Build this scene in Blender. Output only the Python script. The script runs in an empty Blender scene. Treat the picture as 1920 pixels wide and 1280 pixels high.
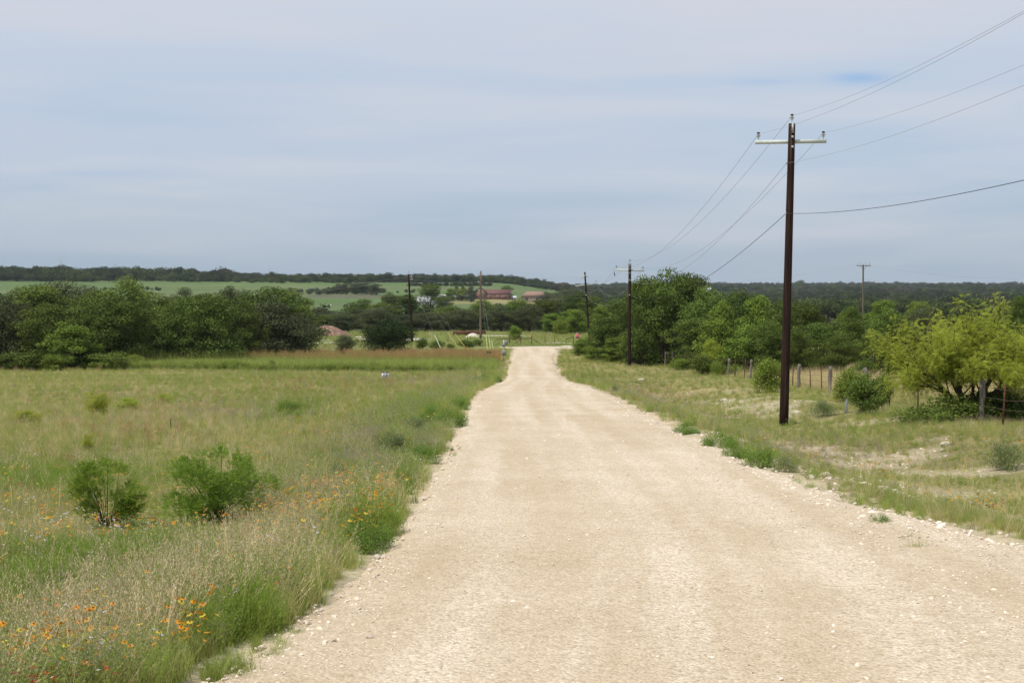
import bpy, math, random
import numpy as np
from mathutils import Vector

R = np.random.default_rng(7)
random.seed(7)
SC = bpy.context.scene
COL = SC.collection
PI = math.pi

# ------------------------------------------------------------------ camera
F = 2600.0
PITCH = math.atan(95 / F)
CAMZ = 1.9
CA, SA = math.cos(PITCH), math.sin(PITCH)

def ray(px, py):
    a, b = (px - 960) / F, (640 - py) / F
    return a, CA + b * SA, -SA + b * CA          # x, y, z

def project(x, y, z):
    z = z - CAMZ
    f = y * CA - z * SA
    u = y * SA + z * CA
    f = np.where(f < 0.3, 0.3, f)
    return 960 + F * x / f, 640 - F * u / f

# ------------------------------------------------------------------ terrain
def smooth(a, b, x):
    t = np.clip((np.asarray(x, float) - a) / (b - a), 0, 1)
    return t * t * (3 - 2 * t)

_N = R.random((64, 64))
def vnoise(x, y, s, o=0.0):
    x = np.asarray(x, float) / s + 17.3 + o
    y = np.asarray(y, float) / s + 41.7 + o * 2.3
    xi, yi = np.floor(x).astype(int), np.floor(y).astype(int)
    fx, fy = x - xi, y - yi
    fx, fy = fx * fx * (3 - 2 * fx), fy * fy * (3 - 2 * fy)
    g = lambda i, j: _N[i % 64, j % 64]
    return (g(xi, yi) * (1 - fx) + g(xi + 1, yi) * fx) * (1 - fy) + (g(xi, yi + 1) * (1 - fx) + g(xi + 1, yi + 1) * fx) * fy

def fbm(x, y, s, o=0.0):
    return (vnoise(x, y, s, o) + .5 * vnoise(x, y, s / 2, o + 3) + .25 * vnoise(x, y, s / 4.1, o + 7)) / 1.75

def hermite(xs, ys):
    xs, ys = np.array(xs, float), np.array(ys, float)
    d = np.diff(ys) / np.diff(xs)
    m = np.concatenate([[d[0]], (d[:-1] * np.diff(xs)[1:] + d[1:] * np.diff(xs)[:-1]) / (xs[2:] - xs[:-2]), [d[-1]]])
    s = np.concatenate([[True], (d[:-1] * d[1:]) > 0, [True]])
    m = np.where(s, m, 0)
    def f(x):
        x = np.clip(np.asarray(x, float), xs[0], xs[-1])
        i = np.clip(np.searchsorted(xs, x) - 1, 0, len(xs) - 2)
        h = xs[i + 1] - xs[i]
        t = (x - xs[i]) / h
        return ((1 + 2 * t) * (1 - t) ** 2 * ys[i] + t * (1 - t) ** 2 * h * m[i] + t * t * (3 - 2 * t) * ys[i + 1] + t * t * (t - 1) * h * m[i + 1])
    return f

PL = hermite([-80, 0, 76, 95, 110, 125, 150, 200, 250, 300, 400, 500, 600, 700, 800, 1000, 1100, 1300, 1700, 2600, 9000],
             [3.4, 0, -3.2, -3.9, -4.36, -4.6, -4.72, -4.78, -5.2, -6.0, -7.2, -6.9, -5.6, -3.4, -.4, 5.0, 8.0, 9.0, 6, 0, 0])
PR = hermite([-80, 0, 76, 95, 110, 125, 150, 200, 250, 300, 400, 700, 1000, 1500, 2000, 2600, 4000, 9000],
             [3.4, 0, -3.2, -3.9, -4.36, -4.6, -4.72, -4.9, -5.6, -6.2, -6.8, -7.2, -6.2, -3, 3, 9, 6, 0])

EL = [(-.0, 1420), (120, 1370), (250, 1318), (340, 1280), (450, 1215), (530, 1178), (600, 1120), (665, 1075), (715, 1040), (742, 1000), (760, 960), (790, 925), (812, 885), (838, 845), (860, 800), (880, 765), (893, 742), (908, 729), (935, 719), (948, 712), (953, 690), (960, 672), (963, 658)]
ER = [(2700, 1330), (2350, 1180), (2050, 1062), (1920, 1022), (1830, 993), (1740, 975), (1600, 938), (1540, 915), (1490, 897), (1440, 880), (1370, 848), (1300, 818), (1235, 785), (1190, 765), (1140, 739), (1105, 725), (1060, 715), (1050, 706), (1043, 692), (1040, 676), (1042, 664), (1046, 657)]
_c = lambda P: np.array(P, float)

def base(x, y):
    x, y = np.broadcast_arrays(np.asarray(x, float), np.asarray(y, float))
    w = smooth(-.02, .09, x / np.maximum(y, 60.0)) * smooth(150, 320, y)
    z = PL(y) * (1 - w) + PR(y) * w
    z = z + smooth(900, 1350, y) * np.clip(-x / 500, -.3, 1.2) * 5.0 * (1 - w) * (1 - smooth(2000, 3000, y))
    return z

def unproject(px, py, h=0.0, fn=None):
    fn = fn or base
    a, b, c = ray(px, py)
    lo, hi = 3.0, 4000.0
    t = np.geomspace(lo, hi, 3000)
    d = CAMZ + c * t - fn(a * t, b * t) - h
    k = np.argmax(d < 0)
    if d[k] >= 0:
        k = len(t) - 1
    t0 = t[max(k - 1, 0)]; t1 = t[k]
    for _ in range(30):
        m = .5 * (t0 + t1)
        if CAMZ + c * m - float(fn(a * m, b * m)) - h < 0: t1 = m
        else: t0 = m
    return a * t1, b * t1

WL = np.array([unproject(*p) for p in EL]); WR = np.array([unproject(*p) for p in ER])
YEND = 157.5
WL = np.vstack([[-3.6, -60], [-3.2, 0], WL[WL[:, 1] > 3]]); WR = np.vstack([[8.5, -60], [6.5, 0], WR[WR[:, 1] > 3]])
WL = WL[np.argsort(WL[:, 1])]; WR = WR[np.argsort(WR[:, 1])]
def xl(y):
    y = np.asarray(y, float)
    return np.interp(y, WL[:, 1], WL[:, 0]) + (vnoise(y * 0, y, .9, 2) - .5) * .26 + (vnoise(y * 0, y, .23, 5) - .5) * .12
def xr(y):
    y = np.asarray(y, float)
    return np.interp(y, WR[:, 1], WR[:, 0]) + (vnoise(y * 0, y, 1.1, 9) - .5) * .5 + (vnoise(y * 0, y, .23, 12) - .5) * .14

def ground(x, y):
    x, y = np.broadcast_arrays(np.asarray(x, float), np.asarray(y, float))
    z = base(x, y)
    l, r = np.interp(y, WL[:, 1], WL[:, 0]), np.interp(y, WR[:, 1], WR[:, 0])
    er, el = x - r, l - x
    near = 1 - smooth(62, 118, y)
    z = z - near * (.72 * smooth(.3, 3.6, er) - .42 * smooth(5.0, 8.6, er)) - (1 - smooth(36, 80, y)) * .36 * smooth(.2, 2.8, el)
    off = np.minimum(smooth(.1, 1.4, np.maximum(er, el)), 1) * (1 - smooth(150, 162, y) * (1 - smooth(163, 175, y)) * 0)
    z = z + off * ((fbm(x, y, 3.2) - .5) * .22 + (fbm(x, y, 14, 5) - .5) * .35) * (1 - smooth(300, 600, y) * .3)
    z = z - .06 * np.where((er < 0) & (el < 0) & (y < YEND), 1, 0) * smooth(0, .4, np.minimum(-er, -el))
    z = z + smooth(400, 900, y) * (fbm(x, y, 160, 8) - .5) * 3.0
    return z

def gz(x, y): return float(ground(x, y))

# ------------------------------------------------------------------ object helpers
def tag(o, label=None, cat=None, group=None, kind=None):
    if label: o['label'] = label
    if cat: o['category'] = cat
    if group: o['group'] = group
    if kind: o['kind'] = kind
    return o

def empty(name, loc, rz=0.0):
    o = bpy.data.objects.new(name, None)
    o.empty_display_size = .2
    COL.objects.link(o)
    o.location = loc; o.rotation_euler = (0, 0, rz)
    return o

def mesh_np(name, V, Fc, mats=(), mi=None, smooth_shade=False):
    V = np.asarray(V, np.float32).reshape(-1, 3)
    me = bpy.data.meshes.new(name)
    me.vertices.add(len(V)); me.vertices.foreach_set('co', V.ravel())
    if isinstance(Fc, np.ndarray):
        n, k = Fc.shape
        me.loops.add(n * k); me.loops.foreach_set('vertex_index', Fc.astype(np.int32).ravel())
        me.polygons.add(n); me.polygons.foreach_set('loop_start', np.arange(0, n * k, k, dtype=np.int32))
    else:
        n = len(Fc); tot = np.array([len(f) for f in Fc], np.int32)
        idx = np.concatenate([np.asarray(f, np.int32) for f in Fc])
        me.loops.add(len(idx)); me.loops.foreach_set('vertex_index', idx)
        me.polygons.add(n); me.polygons.foreach_set('loop_start', np.concatenate([[0], np.cumsum(tot)[:-1]]).astype(np.int32))
    for m in mats: me.materials.append(m)
    if mi is not None: me.polygons.foreach_set('material_index', np.asarray(mi, np.int32))
    if smooth_shade: me.polygons.foreach_set('use_smooth', np.ones(n, bool))
    me.update(calc_edges=True); me.validate()
    return me

def link(name, me, parent=None, loc=None):
    o = bpy.data.objects.new(name, me); COL.objects.link(o)
    if parent is not None: o.parent = parent
    if loc is not None: o.location = loc
    return o

class MB:
    """collects primitives into one mesh"""
    def __init__(s): s.v = []; s.f = []; s.mi = []; s.n = 0
    def add(s, V, Fs, mi=0):
        V = np.asarray(V, float).reshape(-1, 3)
        for f in Fs: s.f.append([i + s.n for i in f]); s.mi.append(mi)
        s.v.append(V); s.n += len(V); return s
    def box(s, c, d, rot=None, mi=0, bev=0.0):
        d = np.array(d) / 2
        P = np.array([[x, y, z] for z in (-1, 1) for y in (-1, 1) for x in (-1, 1)], float) * d
        if rot is not None: P = P @ np.array(rot).T
        return s.add(P + np.array(c), [(0, 2, 3, 1), (4, 5, 7, 6), (0, 1, 5, 4), (2, 6, 7, 3), (0, 4, 6, 2), (1, 3, 7, 5)], mi)
    def tube(s, pts, rad, n=8, mi=0, cap=True):
        pts = np.asarray(pts, float); m = len(pts)
        rad = np.broadcast_to(np.asarray(rad, float), (m,))
        V = []
        T = np.gradient(pts, axis=0); T /= np.linalg.norm(T, axis=1)[:, None] + 1e-9
        up = np.array([0, 0, 1.0]) if abs(T[0][2]) < .9 else np.array([1.0, 0, 0])
        for p, t, r in zip(pts, T, rad):
            a = np.cross(t, up); a /= np.linalg.norm(a) + 1e-9; b = np.cross(a, t)
            up = b
            for k in range(n):
                th = 2 * PI * k / n
                V.append(p + r * (a * math.cos(th) + b * math.sin(th)))
        Fs = [(i * n + k, i * n + (k + 1) % n, (i + 1) * n + (k + 1) % n, (i + 1) * n + k) for i in range(m - 1) for k in range(n)]
        if cap: Fs += [tuple(range(n))[::-1], tuple((m - 1) * n + k for k in range(n))]
        return s.add(V, Fs, mi)
    def lathe(s, c, prof, n=12, mi=0):
        V = [(c[0] + r * math.cos(2 * PI * k / n), c[1] + r * math.sin(2 * PI * k / n), c[2] + z) for r, z in prof for k in range(n)]
        m = len(prof)
        Fs = [(i * n + k, i * n + (k + 1) % n, (i + 1) * n + (k + 1) % n, (i + 1) * n + k) for i in range(m - 1) for k in range(n)]
        Fs += [tuple(range(n))[::-1], tuple((m - 1) * n + k for k in range(n))]
        return s.add(V, Fs, mi)
    def mesh(s, name, mats, sm=False):
        return mesh_np(name, np.concatenate(s.v), s.f, mats if isinstance(mats, (list, tuple)) else [mats], s.mi, sm)
    def build(s, name, mats, parent=None, loc=None, sm=False):
        return link(name, s.mesh(name, mats, sm), parent, loc)

# ------------------------------------------------------------------ materials
def new_mat(name):
    m = bpy.data.materials.new(name); m.use_nodes = True
    nt = m.node_tree; nt.nodes.clear()
    out = nt.nodes.new('ShaderNodeOutputMaterial')
    return m, nt, out

def nd(nt, t, **kw):
    n = nt.nodes.new(t)
    for k, v in kw.items():
        if k in n.inputs: n.inputs[k].default_value = v
        else: setattr(n, k, v)
    return n

def ramp(nt, fac, stops):
    r = nt.nodes.new('ShaderNodeValToRGB')
    e = r.color_ramp.elements
    while len(e) < len(stops): e.new(.5)
    for k, (p, c) in enumerate(stops):
        e[k].position = p; e[k].color = (*c, 1)
    nt.links.new(fac, r.inputs[0])
    return r.outputs[0]

def mixc(nt, f, a, b, mode='MIX'):
    m = nt.nodes.new('ShaderNodeMix'); m.data_type = 'RGBA'; m.blend_type = mode
    for s, v in ((m.inputs[0], f), (m.inputs[6], a), (m.inputs[7], b)):
        if hasattr(v, 'is_linked'): nt.links.new(v, s)
        elif isinstance(v, (int, float)): s.default_value = v
        else: s.default_value = (*v, 1)
    return m.outputs[2]

def math_(nt, op, a, b=0.0, clamp=False):
    m = nt.nodes.new('ShaderNodeMath'); m.operation = op; m.use_clamp = clamp
    for s, v in zip(m.inputs, (a, b)):
        if hasattr(v, 'is_linked'): nt.links.new(v, s)
        else: s.default_value = v
    return m.outputs[0]

def leaf_mat(name, c1, c2, trans=.35, rough=.65, vary=.22, spec=.06):
    m, nt, out = new_mat(name)
    geo = nt.nodes.new('ShaderNodeNewGeometry'); oi = nt.nodes.new('ShaderNodeObjectInfo')
    c = ramp(nt, geo.outputs['Random Per Island'], [(0, c1), (1, c2)])
    h = nt.nodes.new('ShaderNodeHueSaturation')
    nt.links.new(c, h.inputs['Color'])
    v = math_(nt, 'MULTIPLY_ADD', oi.outputs['Random'], vary * 2); nt.nodes[-1].inputs[2].default_value = 1 - vary
    nt.links.new(v, h.inputs['Value'])
    w = math_(nt, 'FRACT', math_(nt, 'MULTIPLY', oi.outputs['Random'], 17.3))
    w2 = math_(nt, 'MULTIPLY_ADD', w, .022); nt.nodes[-1].inputs[2].default_value = .484
    nt.links.new(w2, h.inputs['Hue'])
    p = nd(nt, 'ShaderNodeBsdfPrincipled', Roughness=rough)
    p.inputs['Specular IOR Level'].default_value = spec
    nt.links.new(h.outputs[0], p.inputs['Base Color'])
    t = nt.nodes.new('ShaderNodeBsdfTranslucent'); nt.links.new(h.outputs[0], t.inputs['Color'])
    mx = nd(nt, 'ShaderNodeMixShader'); mx.inputs[0].default_value = trans
    nt.links.new(p.outputs[0], mx.inputs[1]); nt.links.new(t.outputs[0], mx.inputs[2])
    nt.links.new(mx.outputs[0], out.inputs['Surface'])
    return m

def noisy_mat(name, c1, c2, scale=6.0, stretch=(1, 1, 1), rough=.8, bump=.3, dist=.01, detail=6, metal=0.0, c3=None):
    m, nt, out = new_mat(name)
    tc = nt.nodes.new('ShaderNodeTexCoord'); mp = nt.nodes.new('ShaderNodeMapping'); mp.inputs['Scale'].default_value = stretch
    nt.links.new(tc.outputs['Object'], mp.inputs[0])
    n = nd(nt, 'ShaderNodeTexNoise', Scale=scale, Detail=detail, Roughness=.65); nt.links.new(mp.outputs[0], n.inputs['Vector'])
    stops = [(.3, c1), (.7, c2)] if c3 is None else [(.3, c1), (.55, c2), (.72, c3)]
    c = ramp(nt, n.outputs[0], stops)
    p = nd(nt, 'ShaderNodeBsdfPrincipled', Roughness=rough, Metallic=metal)
    p.inputs['Specular IOR Level'].default_value = .15
    nt.links.new(c, p.inputs['Base Color'])
    if bump:
        b = nd(nt, 'ShaderNodeBump', Strength=bump, Distance=dist); nt.links.new(n.outputs[0], b.inputs['Height']); nt.links.new(b.outputs[0], p.inputs['Normal'])
    nt.links.new(p.outputs[0], out.inputs['Surface'])
    return m

M = {}
M['bark'] = noisy_mat('bark', (.06, .045, .035), (.17, .14, .11), 14, (1, 1, .25), .9, .8, .02)
M['bark_dark'] = noisy_mat('dark_bark', (.035, .026, .022), (.10, .08, .06), 14, (1, 1, .25), .9, .8, .02)
M['pole'] = noisy_mat('creosote_pole', (.008, .005, .004), (.034, .017, .012), 6, (4, 4, .10), .85, 1.0, .02, c3=(.085, .047, .034))
M['pole_grey'] = noisy_mat('weathered_pole', (.10, .075, .055), (.22, .17, .13), 6, (3, 3, .12), .85, .6, .01)
M['galv'] = noisy_mat('galvanised', (.34, .36, .35), (.52, .54, .52), 8, (1, 1, 1), .55, 0, metal=.3)
M['arm'] = noisy_mat('fibreglass_arm', (.50, .54, .50), (.64, .68, .63), 5, (1, 1, 1), .6, .1, .005)
M['porcelain'] = noisy_mat('porcelain', (.45, .46, .45), (.62, .62, .60), 10, rough=.25, bump=0)
M['black'] = noisy_mat('black_rubber', (.012, .012, .012), (.03, .03, .03), 8, rough=.6, bump=0)
M['wire'] = noisy_mat('aluminium_wire', (.26, .26, .26), (.38, .38, .38), 3, rough=.6, bump=0)
M['cable'] = noisy_mat('black_cable', (.02, .02, .022), (.05, .05, .05), 3, rough=.6, bump=0)
M['rust'] = noisy_mat('rusty_steel', (.045, .02, .013), (.12, .05, .03), 22, (1, 1, .4), .85, .4, .004, c3=(.18, .085, .05))
M['cedar'] = noisy_mat('weathered_cedar', (.085, .072, .062), (.20, .175, .15), 12, (2, 2, .2), .95, 1.0, .02, c3=(.30, .27, .24))
M['barbed'] = noisy_mat('barbed_wire', (.07, .045, .035), (.16, .12, .09), 20, rough=.7, bump=0)
M['white'] = noisy_mat('white_paint', (.70, .71, .72), (.82, .82, .82), 3, rough=.5, bump=.05)
M['sign_black'] = noisy_mat('sign_black', (.015, .015, .017), (.03, .03, .03), 6, rough=.5, bump=0)
M['sign_red'] = noisy_mat('sign_red', (.42, .03, .035), (.50, .05, .05), 6, rough=.45, bump=0)
M['sign_grey'] = noisy_mat('sign_back', (.20, .205, .21), (.28, .285, .29), 8, rough=.6, bump=0)
M['yellow'] = noisy_mat('yellow_plastic', (.50, .53, .16), (.60, .63, .24), 6, rough=.4, bump=0)
M['orange'] = noisy_mat('orange_plastic', (.46, .30, .06), (.55, .37, .09), 6, rough=.4, bump=0)
M['pale'] = noisy_mat('pale_plastic', (.52, .60, .42), (.62, .70, .52), 6, rough=.4, bump=0)
M['dirt'] = noisy_mat('red_dirt', (.15, .085, .06), (.28, .175, .13), 2.2, rough=.95, bump=1.0, dist=.3, c3=(.36, .26, .20))
M['caliche'] = noisy_mat('white_caliche', (.50, .43, .33), (.68, .62, .52), 1.4, rough=.95, bump=.5, dist=.1)
M['stone'] = noisy_mat('limestone', (.42, .35, .27), (.66, .59, .49), 30, rough=.95, bump=.6, dist=.01)
M['brick'] = noisy_mat('rose_brick', (.20, .112, .085), (.28, .16, .125), 9, (1, 1, 3), .9, .3, .02)
M['roof_red'] = noisy_mat('red_metal_roof', (.125, .058, .052), (.18, .085, .075), 1.2, (8, 1, 1), .6, .1, .02)
M['roof_tan'] = noisy_mat('tan_tile_roof', (.23, .145, .105), (.32, .21, .16), 3, (1, 1, 3), .85, .3, .03)
M['roof_dark'] = noisy_mat('dark_shingle_roof', (.07, .035, .033), (.12, .06, .055), 3, rough=.9, bump=.3)
M['wall_tan'] = noisy_mat('tan_wall', (.36, .28, .21), (.46, .37, .29), 3, rough=.9, bump=.1)
M['door'] = noisy_mat('brown_door', (.16, .08, .065), (.20, .105, .085), 3, (4, 1, .3), .7, .1)
M['trim'] = noisy_mat('pale_trim', (.38, .25, .20), (.46, .32, .26), 3, rough=.7, bump=0)
M['glass'] = noisy_mat('window_glass', (.02, .025, .03), (.05, .06, .07), 2, rough=.1, bump=0)
M['hide'] = noisy_mat('black_hide', (.010, .009, .008), (.028, .024, .022), 3, rough=.7, bump=0)
def patched_hide():
    m, nt, out = new_mat('black_white_hide')
    tc = nt.nodes.new('ShaderNodeTexCoord'); n = nd(nt, 'ShaderNodeTexNoise', Scale=.9, Detail=1.0); nt.links.new(tc.outputs['Object'], n.inputs['Vector'])
    c = ramp(nt, n.outputs[0], [(.47, (.02, .018, .016)), (.5, (.62, .60, .56))])
    p = nd(nt, 'ShaderNodeBsdfPrincipled', Roughness=.7); nt.links.new(c, p.inputs['Base Color']); nt.links.new(p.outputs[0], out.inputs['Surface'])
    return m
M['hide_patch'] = patched_hide()

# ---- ground: colour of soil and low growth from a vertex attribute, broken up by noise
def ground_mat():
    m, nt, out = new_mat('field_ground')
    at = nd(nt, 'ShaderNodeAttribute', attribute_name='gcol')
    tc = nt.nodes.new('ShaderNodeTexCoord')
    n1 = nd(nt, 'ShaderNodeTexNoise', Scale=.9, Detail=8.0, Roughness=.7); nt.links.new(tc.outputs['Object'], n1.inputs['Vector'])
    n2 = nd(nt, 'ShaderNodeTexNoise', Scale=14, Detail=5.0, Roughness=.7); nt.links.new(tc.outputs['Object'], n2.inputs['Vector'])
    n3 = nd(nt, 'ShaderNodeTexNoise', Scale=.035, Detail=6.0, Roughness=.6); nt.links.new(tc.outputs['Object'], n3.inputs['Vector'])
    k = ramp(nt, n1.outputs[0], [(.3, (.72, .70, .66)), (.7, (1.28, 1.26, 1.22))])
    c = mixc(nt, 1.0, at.outputs['Color'], k, 'MULTIPLY')
    k2 = ramp(nt, n2.outputs[0], [(.3, (.7, .7, .7)), (.7, (1.3, 1.3, 1.3))])
    c = mixc(nt, 1.0, c, k2, 'MULTIPLY')
    k3 = ramp(nt, n3.outputs[0], [(.35, (.86, .92, .86)), (.65, (1.15, 1.08, 1.1))])
    c = mixc(nt, 1.0, c, k3, 'MULTIPLY')
    p = nd(nt, 'ShaderNodeBsdfPrincipled', Roughness=.95); p.inputs['Specular IOR Level'].default_value = .1
    nt.links.new(c, p.inputs['Base Color'])
    b = nd(nt, 'ShaderNodeBump', Strength=.6, Distance=.05); nt.links.new(n2.outputs[0], b.inputs['Height']); nt.links.new(b.outputs[0], p.inputs['Normal'])
    nt.links.new(p.outputs[0], out.inputs['Surface'])
    return m

def gravel_mat():
    m, nt, out = new_mat('gravel')
    uv = nd(nt, 'ShaderNodeUVMap', uv_map='across'); tc = nt.nodes.new('ShaderNodeTexCoord')
    # long wheel streaks follow the road (across, along)
    mp = nd(nt, 'ShaderNodeMapping'); mp.inputs['Scale'].default_value = (6.5, .035, 1); nt.links.new(uv.outputs[0], mp.inputs[0])
    st = nd(nt, 'ShaderNodeTexNoise', Scale=1.0, Detail=3.0, Roughness=.55); nt.links.new(mp.outputs[0], st.inputs['Vector'])
    c = ramp(nt, st.outputs[0], [(.36, (.520, .425, .300)), (.48, (.552, .463, .342)), (.60, (.600, .525, .412))])
    kk = ramp(nt, st.outputs[0], [(.36, (.35,) * 3), (.60, (1.0,) * 3)])
    n1 = nd(nt, 'ShaderNodeTexNoise', Scale=.45, Detail=6.0, Roughness=.65); nt.links.new(tc.outputs['Object'], n1.inputs['Vector'])
    c = mixc(nt, 1.0, c, ramp(nt, n1.outputs[0], [(.3, (.91, .885, .84)), (.7, (1.07, 1.08, 1.10))]), 'MULTIPLY')
    # the stones
    v1 = nd(nt, 'ShaderNodeTexVoronoi', Scale=42); nt.links.new(tc.outputs['Object'], v1.inputs['Vector'])
    v2 = nd(nt, 'ShaderNodeTexVoronoi', Scale=95); nt.links.new(tc.outputs['Object'], v2.inputs['Vector'])
    s1 = ramp(nt, nt_sep(nt, v1.outputs['Color']), [(0, (.66, .60, .52)), (.12, (.88, .84, .78)), (.6, (1.02, 1.0, .97)), (1, (1.22, 1.22, 1.2))])
    c = mixc(nt, math_(nt, 'MULTIPLY', kk, .95), c, s1, 'MULTIPLY')
    s2 = ramp(nt, nt_sep(nt, v2.outputs['Color']), [(0, (.78, .74, .68)), (.5, (1, 1, 1)), (1, (1.14, 1.13, 1.1))])
    c = mixc(nt, .7, c, s2, 'MULTIPLY')
    n4 = nd(nt, 'ShaderNodeTexNoise', Scale=9, Detail=6.0, Roughness=.75); nt.links.new(tc.outputs['Object'], n4.inputs['Vector'])
    c = mixc(nt, 1.0, c, ramp(nt, n4.outputs[0], [(.32, (.86, .84, .8)), (.5, (1, 1, 1)), (.7, (1.06, 1.06, 1.06))]), 'MULTIPLY')
    p = nd(nt, 'ShaderNodeBsdfPrincipled', Roughness=.95); p.inputs['Specular IOR Level'].default_value = .1
    nt.links.new(c, p.inputs['Base Color'])
    hsum = math_(nt, 'ADD', math_(nt, 'MULTIPLY', v1.outputs['Distance'], -1.0), math_(nt, 'MULTIPLY', n4.outputs[0], .8))
    b = nd(nt, 'ShaderNodeBump', Strength=.55, Distance=.02); nt.links.new(hsum, b.inputs['Height']); nt.links.new(b.outputs[0], p.inputs['Normal'])
    nt.links.new(p.outputs[0], out.inputs['Surface'])
    return m

def nt_sep(nt, c):
    s = nt.nodes.new('ShaderNodeSeparateColor'); nt.links.new(c, s.inputs[0]); return s.outputs[0]

# ------------------------------------------------------------------ ground sheet
def patchsum(px, py, L):
    s = np.zeros_like(px)
    for (x, y, rx, ry, k) in L: s = s + k * np.exp(-(((px - x) / rx) ** 2 + ((py - y) / ry) ** 2))
    return s

def zone_masks(x, y, z):
    """where the different growths stand in the place (fractions 0..1)"""
    px, py = project(x, y, z)
    l, r = np.interp(y, WL[:, 1], WL[:, 0]), np.interp(y, WR[:, 1], WR[:, 0])
    el, er = l - x, x - r
    left = (el > 0) & (y < 160); right = (er > 0) & (y < 160)
    green = patchsum(px, py, [(100, 1070, 150, 60, 1), (280, 1010, 90, 40, 1), (230, 1000, 60, 30, .6), (80, 900, 170, 40, .8), (540, 765, 90, 25, 1.1), (760, 800, 90, 40, .9),
                              (800, 770, 60, 25, .7), (690, 1000, 60, 40, .9), (900, 690, 40, 12, .8), (400, 1180, 120, 50, .5), (780, 860, 60, 40, .9), (1400, 840, 80, 25, .9), (1250, 775, 50, 16, .6), (1120, 708, 50, 12, .8),
                              (1660, 945, 60, 20, .8), (1380, 800, 60, 20, .4), (1700, 850, 130, 30, .8), (1880, 880, 60, 30, .6), (330, 720, 60, 8, .6), (470, 700, 80, 6, .5), (640, 715, 60, 8, .4)])
    red = patchsum(px, py, [(260, 820, 130, 22, .8), (540, 730, 70, 12, .8), (100, 690, 150, 10, .5), (780, 730, 120, 12, .7), (300, 765, 200, 20, .4), (860, 735, 60, 10, .6), (1250, 740, 90, 18, .6)])
    grey = patchsum(px, py, [(760, 840, 70, 30, .8), (480, 960, 70, 25, .8), (600, 960, 60, 20, .6), (700, 870, 60, 30, .5), (130, 1150, 120, 60, .6), (800, 715, 90, 14, .6), (1200, 750, 80, 20, .8), (1480, 850, 90, 25, .7), (1600, 860, 100, 30, .5), (560, 770, 30, 14, .5), (430, 780, 120, 18, .5)])
    return px, py, el, er, left, right, green, red, grey

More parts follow.
